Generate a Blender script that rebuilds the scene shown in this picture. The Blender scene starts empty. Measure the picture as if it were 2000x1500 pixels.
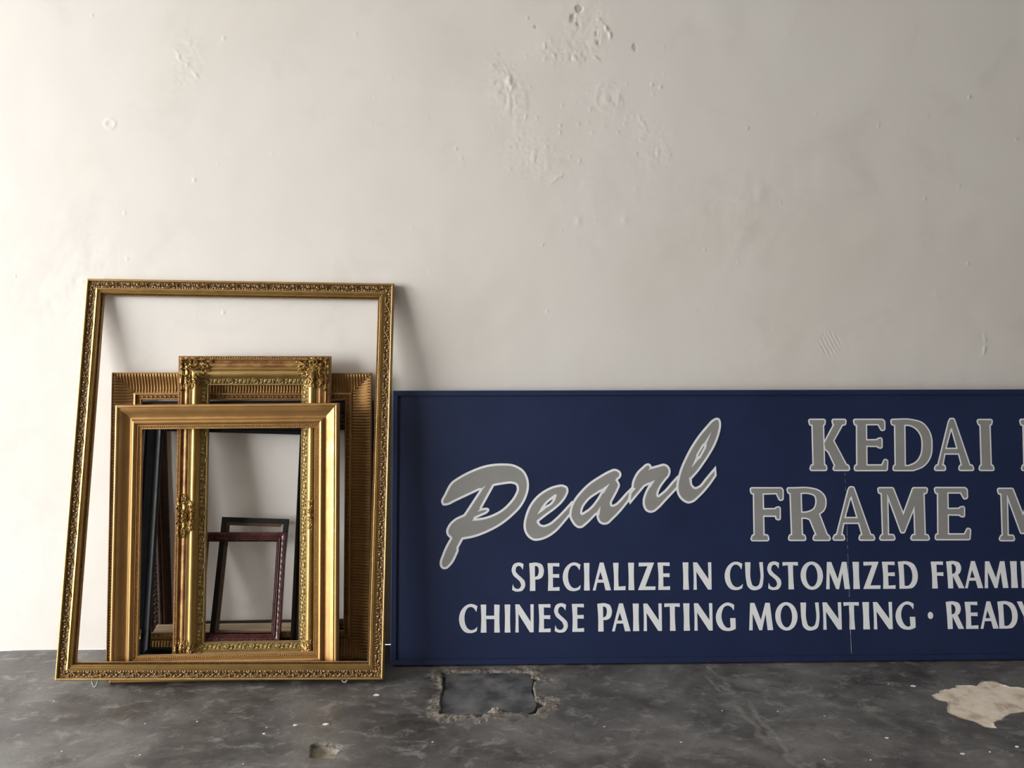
import bpy, math, random
import numpy as np
from mathutils import Matrix, Vector

# ------------------------------------------------------------------ camera, world, exposure
scene = bpy.context.scene
COL = scene.collection
R = math.radians
cam_d = bpy.data.cameras.new('camera'); cam = bpy.data.objects.new('camera', cam_d); COL.objects.link(cam)
cam.location = (0.0, -2.7787, 1.1503)
cam.rotation_euler = (R(90 - 5.056), 0, R(-2.351))
cam_d.sensor_width = 36.0; cam_d.lens = 28.957; cam_d.clip_start = 0.05
scene.camera = cam

world = bpy.data.worlds.new('overcast_sky'); scene.world = world
world.use_nodes = True
bg = world.node_tree.nodes['Background']
bg.inputs['Color'].default_value = (0.975, 0.985, 1.0, 1)      # bright overcast daylight outside the shop front
bg.inputs['Strength'].default_value = 22.0

LX = -5.0                                                     # the open shop front is in the left wall
OY0, OY1, OZ = -0.25, -4.7, 2.95
pd = bpy.data.lights.new('shopfront_daylight', 'AREA'); pd.shape = 'RECTANGLE'
pd.size = abs(OY1 - OY0); pd.size_y = OZ; pd.cycles.is_portal = True
po = bpy.data.objects.new('shopfront_daylight', pd); COL.objects.link(po)
po.location = (LX - 0.1, (OY0 + OY1) / 2, OZ / 2); po.rotation_euler = (R(90), 0, R(-90))

vs = scene.view_settings
scene.display_settings.display_device = 'sRGB'
vs.view_transform = 'Standard'; vs.look = 'None'; vs.gamma = 1.0; vs.use_curve_mapping = False
vs.exposure = -0.50
scene.cycles.max_bounces = 10; scene.cycles.diffuse_bounces = 6
scene.cycles.sample_clamp_indirect = 8.0

rng = np.random.default_rng(7)
random.seed(7)

# ------------------------------------------------------------------ materials
def new_mat(name):
    m = bpy.data.materials.new(name); m.use_nodes = True
    nt = m.node_tree; return m, nt, nt.nodes['Principled BSDF']
def N(nt, t, **kw):
    n = nt.nodes.new(t)
    for k, v in kw.items():
        if k in n.inputs: n.inputs[k].default_value = v
        else: setattr(n, k, v)
    return n
def noise(nt, scale, detail=4, rough=0.55, dist=0.0, coord='Object', stretch=None):
    tc = N(nt, 'ShaderNodeTexCoord'); src = tc.outputs[coord]
    if stretch:
        mp = N(nt, 'ShaderNodeMapping'); mp.inputs['Scale'].default_value = stretch
        nt.links.new(src, mp.inputs['Vector']); src = mp.outputs['Vector']
    n = N(nt, 'ShaderNodeTexNoise', Scale=scale, Detail=detail, Roughness=rough, Distortion=dist)
    nt.links.new(src, n.inputs['Vector']); return n.outputs['Fac']
def ramp(nt, fac, stops):
    r = N(nt, 'ShaderNodeValToRGB'); e = r.color_ramp.elements
    while len(e) < len(stops): e.new(0.5)
    for i, (p, c) in enumerate(stops):
        e[i].position = p; e[i].color = (*c, 1) if len(c) == 3 else c
    nt.links.new(fac, r.inputs['Fac']); return r.outputs['Color']
def mix(nt, fac, a, b):
    m = N(nt, 'ShaderNodeMix', data_type='RGBA')
    for s, v in ((m.inputs[0], fac), (m.inputs[6], a), (m.inputs[7], b)):
        if isinstance(v, (int, float)): s.default_value = v
        elif isinstance(v, tuple): s.default_value = (*v, 1)
        else: nt.links.new(v, s)
    return m.outputs[2]
def bump(nt, b, h, strength, dist):
    n = N(nt, 'ShaderNodeBump', Strength=strength, Distance=dist)
    nt.links.new(h, n.inputs['Height']); nt.links.new(n.outputs['Normal'], b.inputs['Normal'])
def attr(nt, name):
    a = N(nt, 'ShaderNodeAttribute'); a.attribute_name = name; return a.outputs['Fac']
def maprange(nt, v, a, b):
    m = N(nt, 'ShaderNodeMapRange', clamp=True); m.inputs['From Min'].default_value = a; m.inputs['From Max'].default_value = b
    nt.links.new(v, m.inputs['Value']); return m.outputs['Result']
def math_(nt, op, a, b):
    m = N(nt, 'ShaderNodeMath', operation=op)
    for s, v in ((m.inputs[0], a), (m.inputs[1], b)):
        if isinstance(v, (int, float)): s.default_value = v
        else: nt.links.new(v, s)
    return m.outputs[0]
def paint(name, c1, c2, scale=30, rough=0.4, metal=0.0, lo=0.35, hi=0.65, bmp=0.0, spec=0.5, rvar=0.08):
    m, nt, b = new_mat(name)
    f = noise(nt, scale, 5, 0.6)
    nt.links.new(ramp(nt, f, [(lo, c1), (hi, c2)]), b.inputs['Base Color'])
    f2 = noise(nt, scale * 2.3, 3)
    nt.links.new(ramp(nt, f2, [(0.3, (rough - rvar,) * 3), (0.7, (rough + rvar,) * 3)]), b.inputs['Roughness'])
    b.inputs['Metallic'].default_value = metal; b.inputs['Specular IOR Level'].default_value = spec
    if bmp: bump(nt, b, noise(nt, scale * 6, 3), bmp, 0.001)
    return m

MAT = {}
MAT['gold_a'] = paint('bright_gold_leaf', (0.376, 0.238, 0.082), (0.443, 0.289, 0.106), 25, 0.41, 0.76)
MAT['bronze_ground'] = paint('dark_bronze_ground', (0.075, 0.041, 0.018), (0.13, 0.074, 0.032), 60, 0.5, 0.3)
MAT['gold_carve'] = paint('rubbed_gold_carving', (0.237, 0.141, 0.059), (0.418, 0.275, 0.119), 90, 0.38, 0.74)
MAT['gold_b'] = paint('satin_orange_gold', (0.443, 0.251, 0.089), (0.485, 0.284, 0.106), 12, 0.43, 0.76)
MAT['gold_c'] = paint('antique_yellow_gold', (0.392, 0.251, 0.086), (0.451, 0.305, 0.110), 20, 0.40, 0.76)
MAT['gold_band'] = paint('pale_green_gold', (0.334, 0.238, 0.094), (0.435, 0.326, 0.139), 80, 0.42, 0.69)
MAT['band_ground'] = paint('olive_gold_ground', (0.238, 0.163, 0.053), (0.317, 0.220, 0.077), 60, 0.5, 0.5)
MAT['red_leaf'] = paint('red_bole_leaf', (0.211, 0.084, 0.031), (0.414, 0.242, 0.086), 26, 0.46, 0.5, 0.38, 0.62)
MAT['red_rope'] = paint('red_brown_rope_edge', (0.22, 0.10, 0.038), (0.36, 0.20, 0.075), 120, 0.46, 0.5)
MAT['gold_orn'] = paint('rubbed_ornament_gold', (0.242, 0.143, 0.049), (0.435, 0.289, 0.098), 60, 0.38, 0.74)
MAT['gold_d'] = paint('fluted_copper_gold', (0.334, 0.188, 0.070), (0.401, 0.238, 0.094), 18, 0.42, 0.74)
MAT['black'] = paint('black_lacquer', (0.005, 0.0055, 0.007), (0.008, 0.0088, 0.011), 20, 0.42, 0.0, spec=0.22)
MAT['dark_brown'] = paint('dark_walnut_stain', (0.022, 0.011, 0.008), (0.045, 0.02, 0.013), 40, 0.42, spec=0.3)
MAT['walnut_gold'] = paint('thin_gold_line', (0.28, 0.15, 0.06), (0.35, 0.2, 0.08), 40, 0.4, 0.7)
MAT['charcoal'] = paint('charcoal_paint', (0.011, 0.0105, 0.0105), (0.017, 0.016, 0.016), 40, 0.6, spec=0.2)
MAT['brown_lip'] = paint('brown_wood_lip', (0.07, 0.038, 0.02), (0.11, 0.06, 0.033), 50, 0.5)
MAT['mahogany'] = paint('mahogany_stain', (0.050, 0.012, 0.011), (0.085, 0.022, 0.018), 45, 0.3)
MAT['brass'] = paint('brass', (0.7, 0.48, 0.16), (0.8, 0.56, 0.2), 40, 0.25, 1.0)
MAT['loop'] = paint('pale_plastic_cord', (0.36, 0.38, 0.31), (0.46, 0.48, 0.40), 60, 0.4)
MAT['white_vinyl'] = paint('white_vinyl', (0.80, 0.81, 0.81), (0.86, 0.87, 0.87), 8, 0.45)
MAT['grey_vinyl'] = paint('grey_vinyl', (0.27, 0.262, 0.245), (0.295, 0.287, 0.27), 8, 0.42)
MAT['seam'] = paint('bare_seam_filler', (0.4, 0.4, 0.42), (0.6, 0.6, 0.6), 200, 0.6)
MAT['flake'] = paint('white_paint_flake', (0.72, 0.71, 0.68), (0.8, 0.79, 0.77), 80, 0.6)
MAT['raw_back'] = paint('raw_pine_back', (0.30, 0.2, 0.11), (0.4, 0.28, 0.16), 30, 0.7)

def mat_sign():
    m, nt, b = new_mat('navy_sign_paint')
    f = noise(nt, 3.0, 5, 0.6)
    c = ramp(nt, f, [(0.3, (0.0098, 0.0185, 0.060)), (0.7, (0.0140, 0.0260, 0.078))])
    sp = noise(nt, 170, 2, 0.5)                               # small chips of white in the paint
    big = noise(nt, 2.3, 3, 0.6)
    k = math_(nt, 'MULTIPLY', maprange(nt, sp, 0.80, 0.815), maprange(nt, big, 0.5, 0.56))
    nt.links.new(mix(nt, k, c, (0.45, 0.46, 0.5)), b.inputs['Base Color'])
    b.inputs['Roughness'].default_value = 0.42
    bump(nt, b, noise(nt, 260, 2), 0.12, 0.0006)
    return m
MAT['navy'] = mat_sign()

def mat_wall():
    m, nt, b = new_mat('painted_plaster')
    f = noise(nt, 1.3, 6, 0.55, 0.4)
    c = ramp(nt, f, [(0.3, (0.744, 0.693, 0.626)), (0.5, (0.789, 0.747, 0.688)), (0.72, (0.80, 0.763, 0.709))])
    g = noise(nt, 3.4, 6, 0.62, 0.6)
    c = mix(nt, math_(nt, 'MULTIPLY', maprange(nt, g, 0.56, 0.74), 0.4), c, (0.64, 0.60, 0.55))
    d = attr(nt, 'damage')                                    # bare grey mortar where the skim coat has broken away
    c = mix(nt, math_(nt, 'MULTIPLY', d, 0.6), c, (0.46, 0.425, 0.38))
    nt.links.new(c, b.inputs['Base Color'])
    b.inputs['Roughness'].default_value = 0.62; b.inputs['Specular IOR Level'].default_value = 0.3
    h = math_(nt, 'ADD', math_(nt, 'MULTIPLY', noise(nt, 7, 4), 2.2), math_(nt, 'MULTIPLY', noise(nt, 90, 3), 0.14))
    bump(nt, b, h, 0.12, 0.006)
    return m
MAT['wall'] = mat_wall()

def mat_floor():
    m, nt, b = new_mat('worn_dark_cement')
    f = noise(nt, 3.0, 10, 0.68, 0.35, stretch=(0.9, 1.2, 1))
    c = ramp(nt, f, [(0.30, (0.042, 0.038, 0.034)), (0.45, (0.088, 0.083, 0.078)), (0.57, (0.145, 0.139, 0.132)), (0.72, (0.225, 0.217, 0.205))])
    f2 = noise(nt, 17, 9, 0.76, 0.5, stretch=(0.9, 1.2, 1))
    c = mix(nt, math_(nt, 'MULTIPLY', maprange(nt, f2, 0.52, 0.64), 0.75), c, (0.27, 0.26, 0.243))
    f3 = noise(nt, 8, 9, 0.74, 0.3)
    c = mix(nt, math_(nt, 'MULTIPLY', maprange(nt, f3, 0.54, 0.66), 0.6), c, (0.036, 0.033, 0.030))
    edge = math_(nt, 'MULTIPLY', math_(nt, 'SUBTRACT', noise(nt, 55, 5, 0.7), 0.5), 1.0)
    # pale scuffed lines of an old crack
    sc = math_(nt, 'ADD', attr(nt, 'scuff'), math_(nt, 'MULTIPLY', edge, 1.5))
    c = mix(nt, math_(nt, 'MULTIPLY', maprange(nt, sc, 0.5, 0.95), 0.5), c, (0.24, 0.225, 0.205))
    # broken mortar round the drain cover, aggregate in the hole
    mo = math_(nt, 'ADD', attr(nt, 'mortar'), math_(nt, 'MULTIPLY', edge, 1.3))
    agg = ramp(nt, noise(nt, 120, 4, 0.7), [(0.35, (0.065, 0.054, 0.043)), (0.52, (0.18, 0.158, 0.132)), (0.68, (0.38, 0.335, 0.28))])
    kmo = math_(nt, 'MULTIPLY', maprange(nt, mo, 0.40, 0.75), math_(nt, 'MAXIMUM', maprange(nt, noise(nt, 34, 6, 0.7), 0.32, 0.48), maprange(nt, mo, 1.5, 1.8)))
    c = mix(nt, kmo, c, agg)
    c = mix(nt, math_(nt, 'MULTIPLY', maprange(nt, mo, 1.5, 1.9), 0.45), c, (0.62, 0.54, 0.45))
    # bare cream screed where the cement skin has come off
    pa = math_(nt, 'ADD', attr(nt, 'patch'), math_(nt, 'MULTIPLY', edge, 0.8))
    cr = ramp(nt, noise(nt, 16, 7, 0.65), [(0.36, (0.52, 0.41, 0.30)), (0.48, (0.78, 0.67, 0.53)), (0.64, (0.86, 0.78, 0.66))])
    kpa = maprange(nt, pa, 0.47, 0.53)
    c = mix(nt, kpa, c, cr)
    nt.links.new(c, b.inputs['Base Color'])
    rr = ramp(nt, f, [(0.3, (0.34,) * 3), (0.7, (0.52,) * 3)])
    rr = mix(nt, math_(nt, 'MAXIMUM', kmo, kpa), rr, (0.85, 0.85, 0.85))
    nt.links.new(rr, b.inputs['Roughness'])
    b.inputs['Specular IOR Level'].default_value = 0.45
    h = math_(nt, 'ADD', noise(nt, 20, 6, 0.65), math_(nt, 'MULTIPLY', noise(nt, 140, 4, 0.7), math_(nt, 'ADD', 0.12, kmo)))
    bump(nt, b, h, 0.35, 0.004)
    return m
MAT['floor'] = mat_floor()
MAT['lid'] = paint('smooth_grey_cement', (0.05, 0.05, 0.053), (0.16, 0.158, 0.153), 13, 0.45, 0.0, 0.38, 0.64, 0.1)
MAT['mortar'] = paint('broken_mortar', (0.2, 0.165, 0.125), (0.42, 0.36, 0.29), 90, 0.85, 0.0, 0.35, 0.65, 0.4)
MAT['ceiling'] = paint('white_ceiling_paint', (0.58, 0.56, 0.53), (0.64, 0.62, 0.59), 3, 0.8)
MAT['dim'] = paint('brown_grey_distemper', (0.16, 0.14, 0.12), (0.22, 0.195, 0.17), 2, 0.8)
MAT['pavement'] = paint('pale_pavement', (0.36, 0.35, 0.33), (0.46, 0.45, 0.43), 3, 0.8)
def mat_timber():
    m, nt, b = new_mat('raw_sawn_timber')
    f = noise(nt, 6, 6, 0.6, 0.4, stretch=(0.6, 9, 9))
    nt.links.new(ramp(nt, f, [(0.3, (0.30, 0.21, 0.12)), (0.7, (0.52, 0.41, 0.28))]), b.inputs['Base Color'])
    b.inputs['Roughness'].default_value = 0.7
    return m
MAT['timber'] = mat_timber()

# ------------------------------------------------------------------ object helpers
def mesh_from(name, V, F, mats=(), smooth=0, fmat=None):
    me = bpy.data.meshes.new(name); me.from_pydata([tuple(v) for v in np.asarray(V, float)], [], [tuple(int(i) for i in f) for f in F])
    for m in mats: me.materials.append(MAT[m])
    if fmat is not None: me.polygons.foreach_set('material_index', np.asarray(fmat, np.int32))
    if smooth:
        me.polygons.foreach_set('use_smooth', np.ones(len(me.polygons), bool))
        if smooth < 180: me.set_sharp_from_angle(angle=R(smooth))
    me.update(); return me
def link(name, me, parent=None, loc=None, mw=None):
    o = bpy.data.objects.new(name, me); COL.objects.link(o)
    if parent: o.parent = parent
    if loc is not None: o.location = loc
    if mw is not None: o.matrix_basis = mw
    return o
def tag(o, label=None, cat=None, group=None, kind=None):
    if label: o['label'] = label
    if cat: o['category'] = cat
    if group: o['group'] = group
    if kind: o['kind'] = kind
    return o
def join(parts):
    V, F, n = [], [], 0
    for v, f in parts:
        v = np.asarray(v, float); V.append(v); F += [tuple(i + n for i in q) for q in f]; n += len(v)
    return np.concatenate(V), F
def box_vf(x0, x1, y0, y1, z0, z1):
    V = [(x, y, z) for z in (z0, z1) for y in (y0, y1) for x in (x0, x1)]
    return np.array(V, float), [(0, 2, 3, 1), (4, 5, 7, 6), (0, 1, 5, 4), (2, 6, 7, 3), (0, 4, 6, 2), (1, 3, 7, 5)]
def grid_faces(nu, nv):
    i = np.arange((nu - 1) * (nv - 1)); a = (i // (nv - 1)) * nv + i % (nv - 1)
    return np.stack([a, a + nv, a + nv + 1, a + 1], 1)
def fast_mesh(name, V, Q, mat):
    me = bpy.data.meshes.new(name); V = np.asarray(V, np.float32); Q = np.asarray(Q, np.int32)
    me.vertices.add(len(V)); me.vertices.foreach_set('co', V.ravel())
    me.loops.add(Q.size); me.loops.foreach_set('vertex_index', Q.ravel())
    me.polygons.add(len(Q)); me.polygons.foreach_set('loop_start', np.arange(0, Q.size, 4, dtype=np.int32))
    me.polygons.foreach_set('use_smooth', np.ones(len(Q), bool))
    me.materials.append(MAT[mat]); me.update(calc_edges=True); me.validate(); return me
def vnoise(x, y, scale, octaves=4, seed=0, gain=0.5):
    out = np.zeros_like(x); amp = 1.0; tot = 0
    for o in range(octaves):
        r = np.random.default_rng(seed * 31 + o).random((256, 256)); s = scale * 2 ** o
        u = x * s + 1000; v = y * s + 1000; i = np.floor(u).astype(int); j = np.floor(v).astype(int); fu = u - i; fv = v - j
        fu = fu * fu * (3 - 2 * fu); fv = fv * fv * (3 - 2 * fv); i0 = i % 256; i1 = (i + 1) % 256; j0 = j % 256; j1 = (j + 1) % 256
        out += amp * ((r[i0, j0] * (1 - fu) + r[i1, j0] * fu) * (1 - fv) + (r[i0, j1] * (1 - fu) + r[i1, j1] * fu) * fv)
        tot += amp; amp *= gain
    return out / tot
def seg_dist(x, y, a, b):
    ax, ay = a; dx, dy = b[0] - ax, b[1] - ay; L = dx * dx + dy * dy + 1e-12
    t = np.clip(((x - ax) * dx + (y - ay) * dy) / L, 0, 1)
    return np.hypot(x - ax - t * dx, y - ay - t * dy)
def poly_sdf(x, y, loops):
    """signed distance (negative inside, even-odd) to a set of closed loops"""
    d = np.full(x.shape, 1e9); ins = np.zeros(x.shape, bool)
    for P in loops:
        for (ax, ay), (bx, by) in zip(P, P[1:] + P[:1]):
            d = np.minimum(d, seg_dist(x, y, (ax, ay), (bx, by)))
            if ay != by:
                c = ((ay > y) != (by > y)) & (x < (bx - ax) * (y - ay) / (by - ay) + ax); ins ^= c
    return np.where(ins, -d, d)

# ------------------------------------------------------------------ room shell
RX, FY, CZ = 5.6, -7.0, 3.3
def build_wall():
    x0, x1, z0, z1, st = -1.95, 2.15, 0.0, 2.34, 0.0037
    xs = np.arange(x0, x1 + st / 2, st); zs = np.arange(z0, z1 + st / 2, st)
    X, Z = np.meshgrid(xs, zs, indexing='ij')
    h = (vnoise(X, Z, 2.2, 3, 1) - 0.5) * 0.006 + (vnoise(X, Z, 9, 3, 2) - 0.5) * 0.0022
    dmg = np.zeros_like(h)
    XW = X + (vnoise(X, Z, 45, 4, 71, 0.7) - 0.5) * 0.020; ZW = Z + (vnoise(X, Z, 45, 4, 72, 0.7) - 0.5) * 0.020; am_ = np.clip(vnoise(X, Z, 85, 2, 73) * 2.4 - 0.55, 0, 1.3)
    def blob(x, z, rx, rz, a, ang=0.0):
        c, s = math.cos(ang), math.sin(ang); u = (XW - x) * c + (ZW - z) * s; v = -(XW - x) * s + (ZW - z) * c
        return a * np.exp(-((u / rx) ** 2 + (v / rz) ** 2))
    def crater(x, z, rx, rz, depth, seed, ang=0.0):
        nonlocal h, dmg
        k = blob(x, z, rx, rz, 1, ang) + (vnoise(X, Z, 70, 3, seed) - 0.5) * 0.9 * blob(x, z, rx * 1.5, rz * 1.5, 1, ang)
        m = np.clip((k - 0.42) / 0.12, 0, 1)
        h += m * (-depth + (vnoise(X, Z, 160, 2, seed + 5) - 0.4) * depth * 0.9) + np.exp(-((k - 0.40) / 0.10) ** 2) * 0.0016 * am_ * (blob(x, z, rx * 1.7, rz * 1.7, 1, ang) > 0.12)
        dmg = np.maximum(dmg, m)
    def rough(x, z, rx, rz, amp, scale, seed, ang=0.0):
        nonlocal h
        h += blob(x, z, rx, rz, 1, ang) * np.abs(vnoise(X, Z, scale, 3, seed) - 0.5) * amp
    def ridge(a, b, w, amp):
        nonlocal h
        h += amp * 1.25 * am_ * np.exp(-(seg_dist(XW, ZW, a, b) / w) ** 2)
    # broken skim at the top of the wall
    for i, (x, z, rx, rz, d, an) in enumerate([(0.336, 2.135, 0.016, 0.014, .004, 0.4), (0.316, 2.104, 0.010, 0.017, .0035, -0.3), (0.190, 2.076, 0.006, 0.007, .003, 0), (0.393, 2.056, 0.007, 0.010, .003, 0.3),
                                                (0.400, 2.024, 0.006, 0.014, .003, -0.2), (0.514, 2.017, 0.009, 0.020, .0022, 0.3), (0.330, 2.088, .006, .006, .003, 0)]):
        crater(x, z, rx, rz, d, 40 + i, an)
    rough(0.36, 2.08, 0.07, 0.07, 0.010, 34, 11); rough(0.31, 1.99, 0.10, 0.03, 0.009, 40, 12)
    rough(0.10, 1.87, 0.05, 0.10, 0.012, 38, 13, 0.5); rough(0.42, 1.84, 0.06, 0.06, 0.007, 30, 14)
    rough(0.19, 1.66, 0.10, 0.07, 0.006, 48, 15); rough(0.585, 1.70, 0.06, 0.07, 0.007, 40, 16)
    rough(-0.93, 1.94, 0.05, 0.09, 0.007, 40, 17); rough(0.9, 1.5, 0.3, 0.2, 0.003, 20, 18); rough(-1.3, 1.2, .25, .3, .003, 24, 19)
    for a, b, w, am in [((0.400, 2.10), (0.424, 2.078), .004, .0028), ((0.424, 2.078), (0.440, 2.040), .0042, .003), ((0.222, 2.020), (0.223, 2.006), .003, .003), ((0.244, 1.992), (0.256, 1.978), .003, .0026),
                        ((0.312, 1.994), (0.322, 1.972), .0032, .0026), ((0.383, 1.985), (0.40, 1.975), .003, .0024), ((0.072, 1.955), (0.100, 1.90), .003, .0018), ((0.09, 1.95), (0.118, 1.885), .003, .0016), ((0.102, 1.91), (0.127, 1.83), .003, .0018), ((0.06, 1.94), (0.05, 1.955), .003, .0018),
                        ((0.233, 1.568), (0.281, 1.601), .003, .002), ((0.53, 1.80), (0.565, 1.74), .004, .0016), ((1.749, 1.078), (1.7495, 1.044), .003, .0022), ((1.749, 1.03), (1.7475, 1.002), .003, .0022),
                        ((1.568, 1.214), (1.576, 1.192), .003, .002), ((-0.975, 2.0), (-0.955, 1.955), .003, .0018), ((-0.94, 1.95), (-0.90, 1.90), .003, .0018), ((0.29, 2.0), (0.295, 1.98), .003, .002), ((-0.393, 2.05), (-0.392, 2.03), .003, .0018)]:
        ridge(a, b, w, am)
    # oval trowel patch and a dabbed thumb-print patch
    q = np.hypot((X - 0.430) / 0.038, (Z - 1.855) / 0.048); h += 0.0010 * np.exp(-((q - 1) / 0.12) ** 2) * (0.3 + vnoise(X, Z, 40, 2, 22)) + 0.0022 * (q < 1) * (vnoise(X, Z, 60, 3, 23) - 0.5)
    q = np.hypot((X - 1.204) / 0.043, (Z - 1.040) / 0.045)
    h += (q < 1) * (0.0011 * np.sin((X * 0.86 + Z * 0.5) * 520 + 3 * vnoise(X, Z, 30, 2, 21))) * np.clip((1 - q) * 5, 0, 1)
    q = np.hypot((X + 1.187) / 0.016, (Z - 1.754) / 0.013); h += 0.0018 * np.exp(-((q - 1) / 0.3) ** 2)
    bumps = [(0.160, 1.789, .004, .003), (0.134, 1.714, .0035, .003), (0.273, 1.737, .0035, .0028), (0.373, 1.814, .003, .0025), (0.578, 1.897, .004, .003), (0.606, 1.889, .005, .0025), (0.901, 1.759, .0035, .003), (1.653, 1.868, .004, .0032),
             (1.675, 1.312, .003, .003), (-0.844, 1.146, .004, .003), (0.337, 1.453, .010, .0015), (0.492, 1.454, .010, .0015), (-1.229, 2.092, .003, .003), (-0.816, 2.026, .005, .0022), (-1.512, 1.263, .003, .003)]
    r2 = np.random.default_rng(3)
    bumps += [(r2.uniform(-1.6, 1.95), r2.uniform(0.95, 2.2), r2.uniform(.0026, .0042), r2.uniform(.001, .0026)) for _ in range(70)]
    bumps += [(r2.normal(0.3, 0.22), r2.normal(1.85, 0.17), r2.uniform(.0026, .004), r2.uniform(.001, .0026)) for _ in range(46)]
    bumps += [(r2.uniform(-1.6, -0.4), r2.uniform(0.05, 1.0), r2.uniform(.003, .004), -r2.uniform(.001, .002)) for _ in range(12)]
    for x, z, r, a in bumps:
        i0, i1 = np.searchsorted(xs, [x - 4 * r, x + 4 * r]); j0, j1 = np.searchsorted(zs, [z - 4 * r, z + 4 * r])
        if i1 > i0 and j1 > j0:
            h[i0:i1, j0:j1] += a * np.exp(-((X[i0:i1, j0:j1] - x) ** 2 + ((Z[i0:i1, j0:j1] - z) * 0.75) ** 2) / r ** 2)
    h *= 0.62
    e = np.minimum(np.minimum(X - x0, xs[-1] - X), zs[-1] - Z); h *= np.clip(e / 0.08, 0, 1); h *= np.clip(Z / 0.03, 0, 1)
    V = np.stack([X, -h, Z], -1).reshape(-1, 3); Q = grid_faces(len(xs), len(zs))
    x1, z1 = xs[-1], zs[-1]; n = len(V)
    ex = [(LX, 0, 0), (x0, 0, 0), (x1, 0, 0), (RX, 0, 0), (LX, 0, z1), (x0, 0, z1), (x1, 0, z1), (RX, 0, z1), (LX, 0, CZ), (RX, 0, CZ)]
    V = np.vstack([V, ex]); Q = np.vstack([Q, n + np.array([(0, 1, 5, 4), (2, 3, 7, 6), (4, 7, 9, 8)])])
    me = fast_mesh('wall_back', V, Q, 'wall')
    a = me.attributes.new('damage', 'FLOAT', 'POINT'); a.data.foreach_set('value', np.concatenate([dmg.ravel(), np.zeros(len(ex))]).astype(np.float32))
    return tag(link('wall_back', me), kind='structure')
build_wall()

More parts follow.
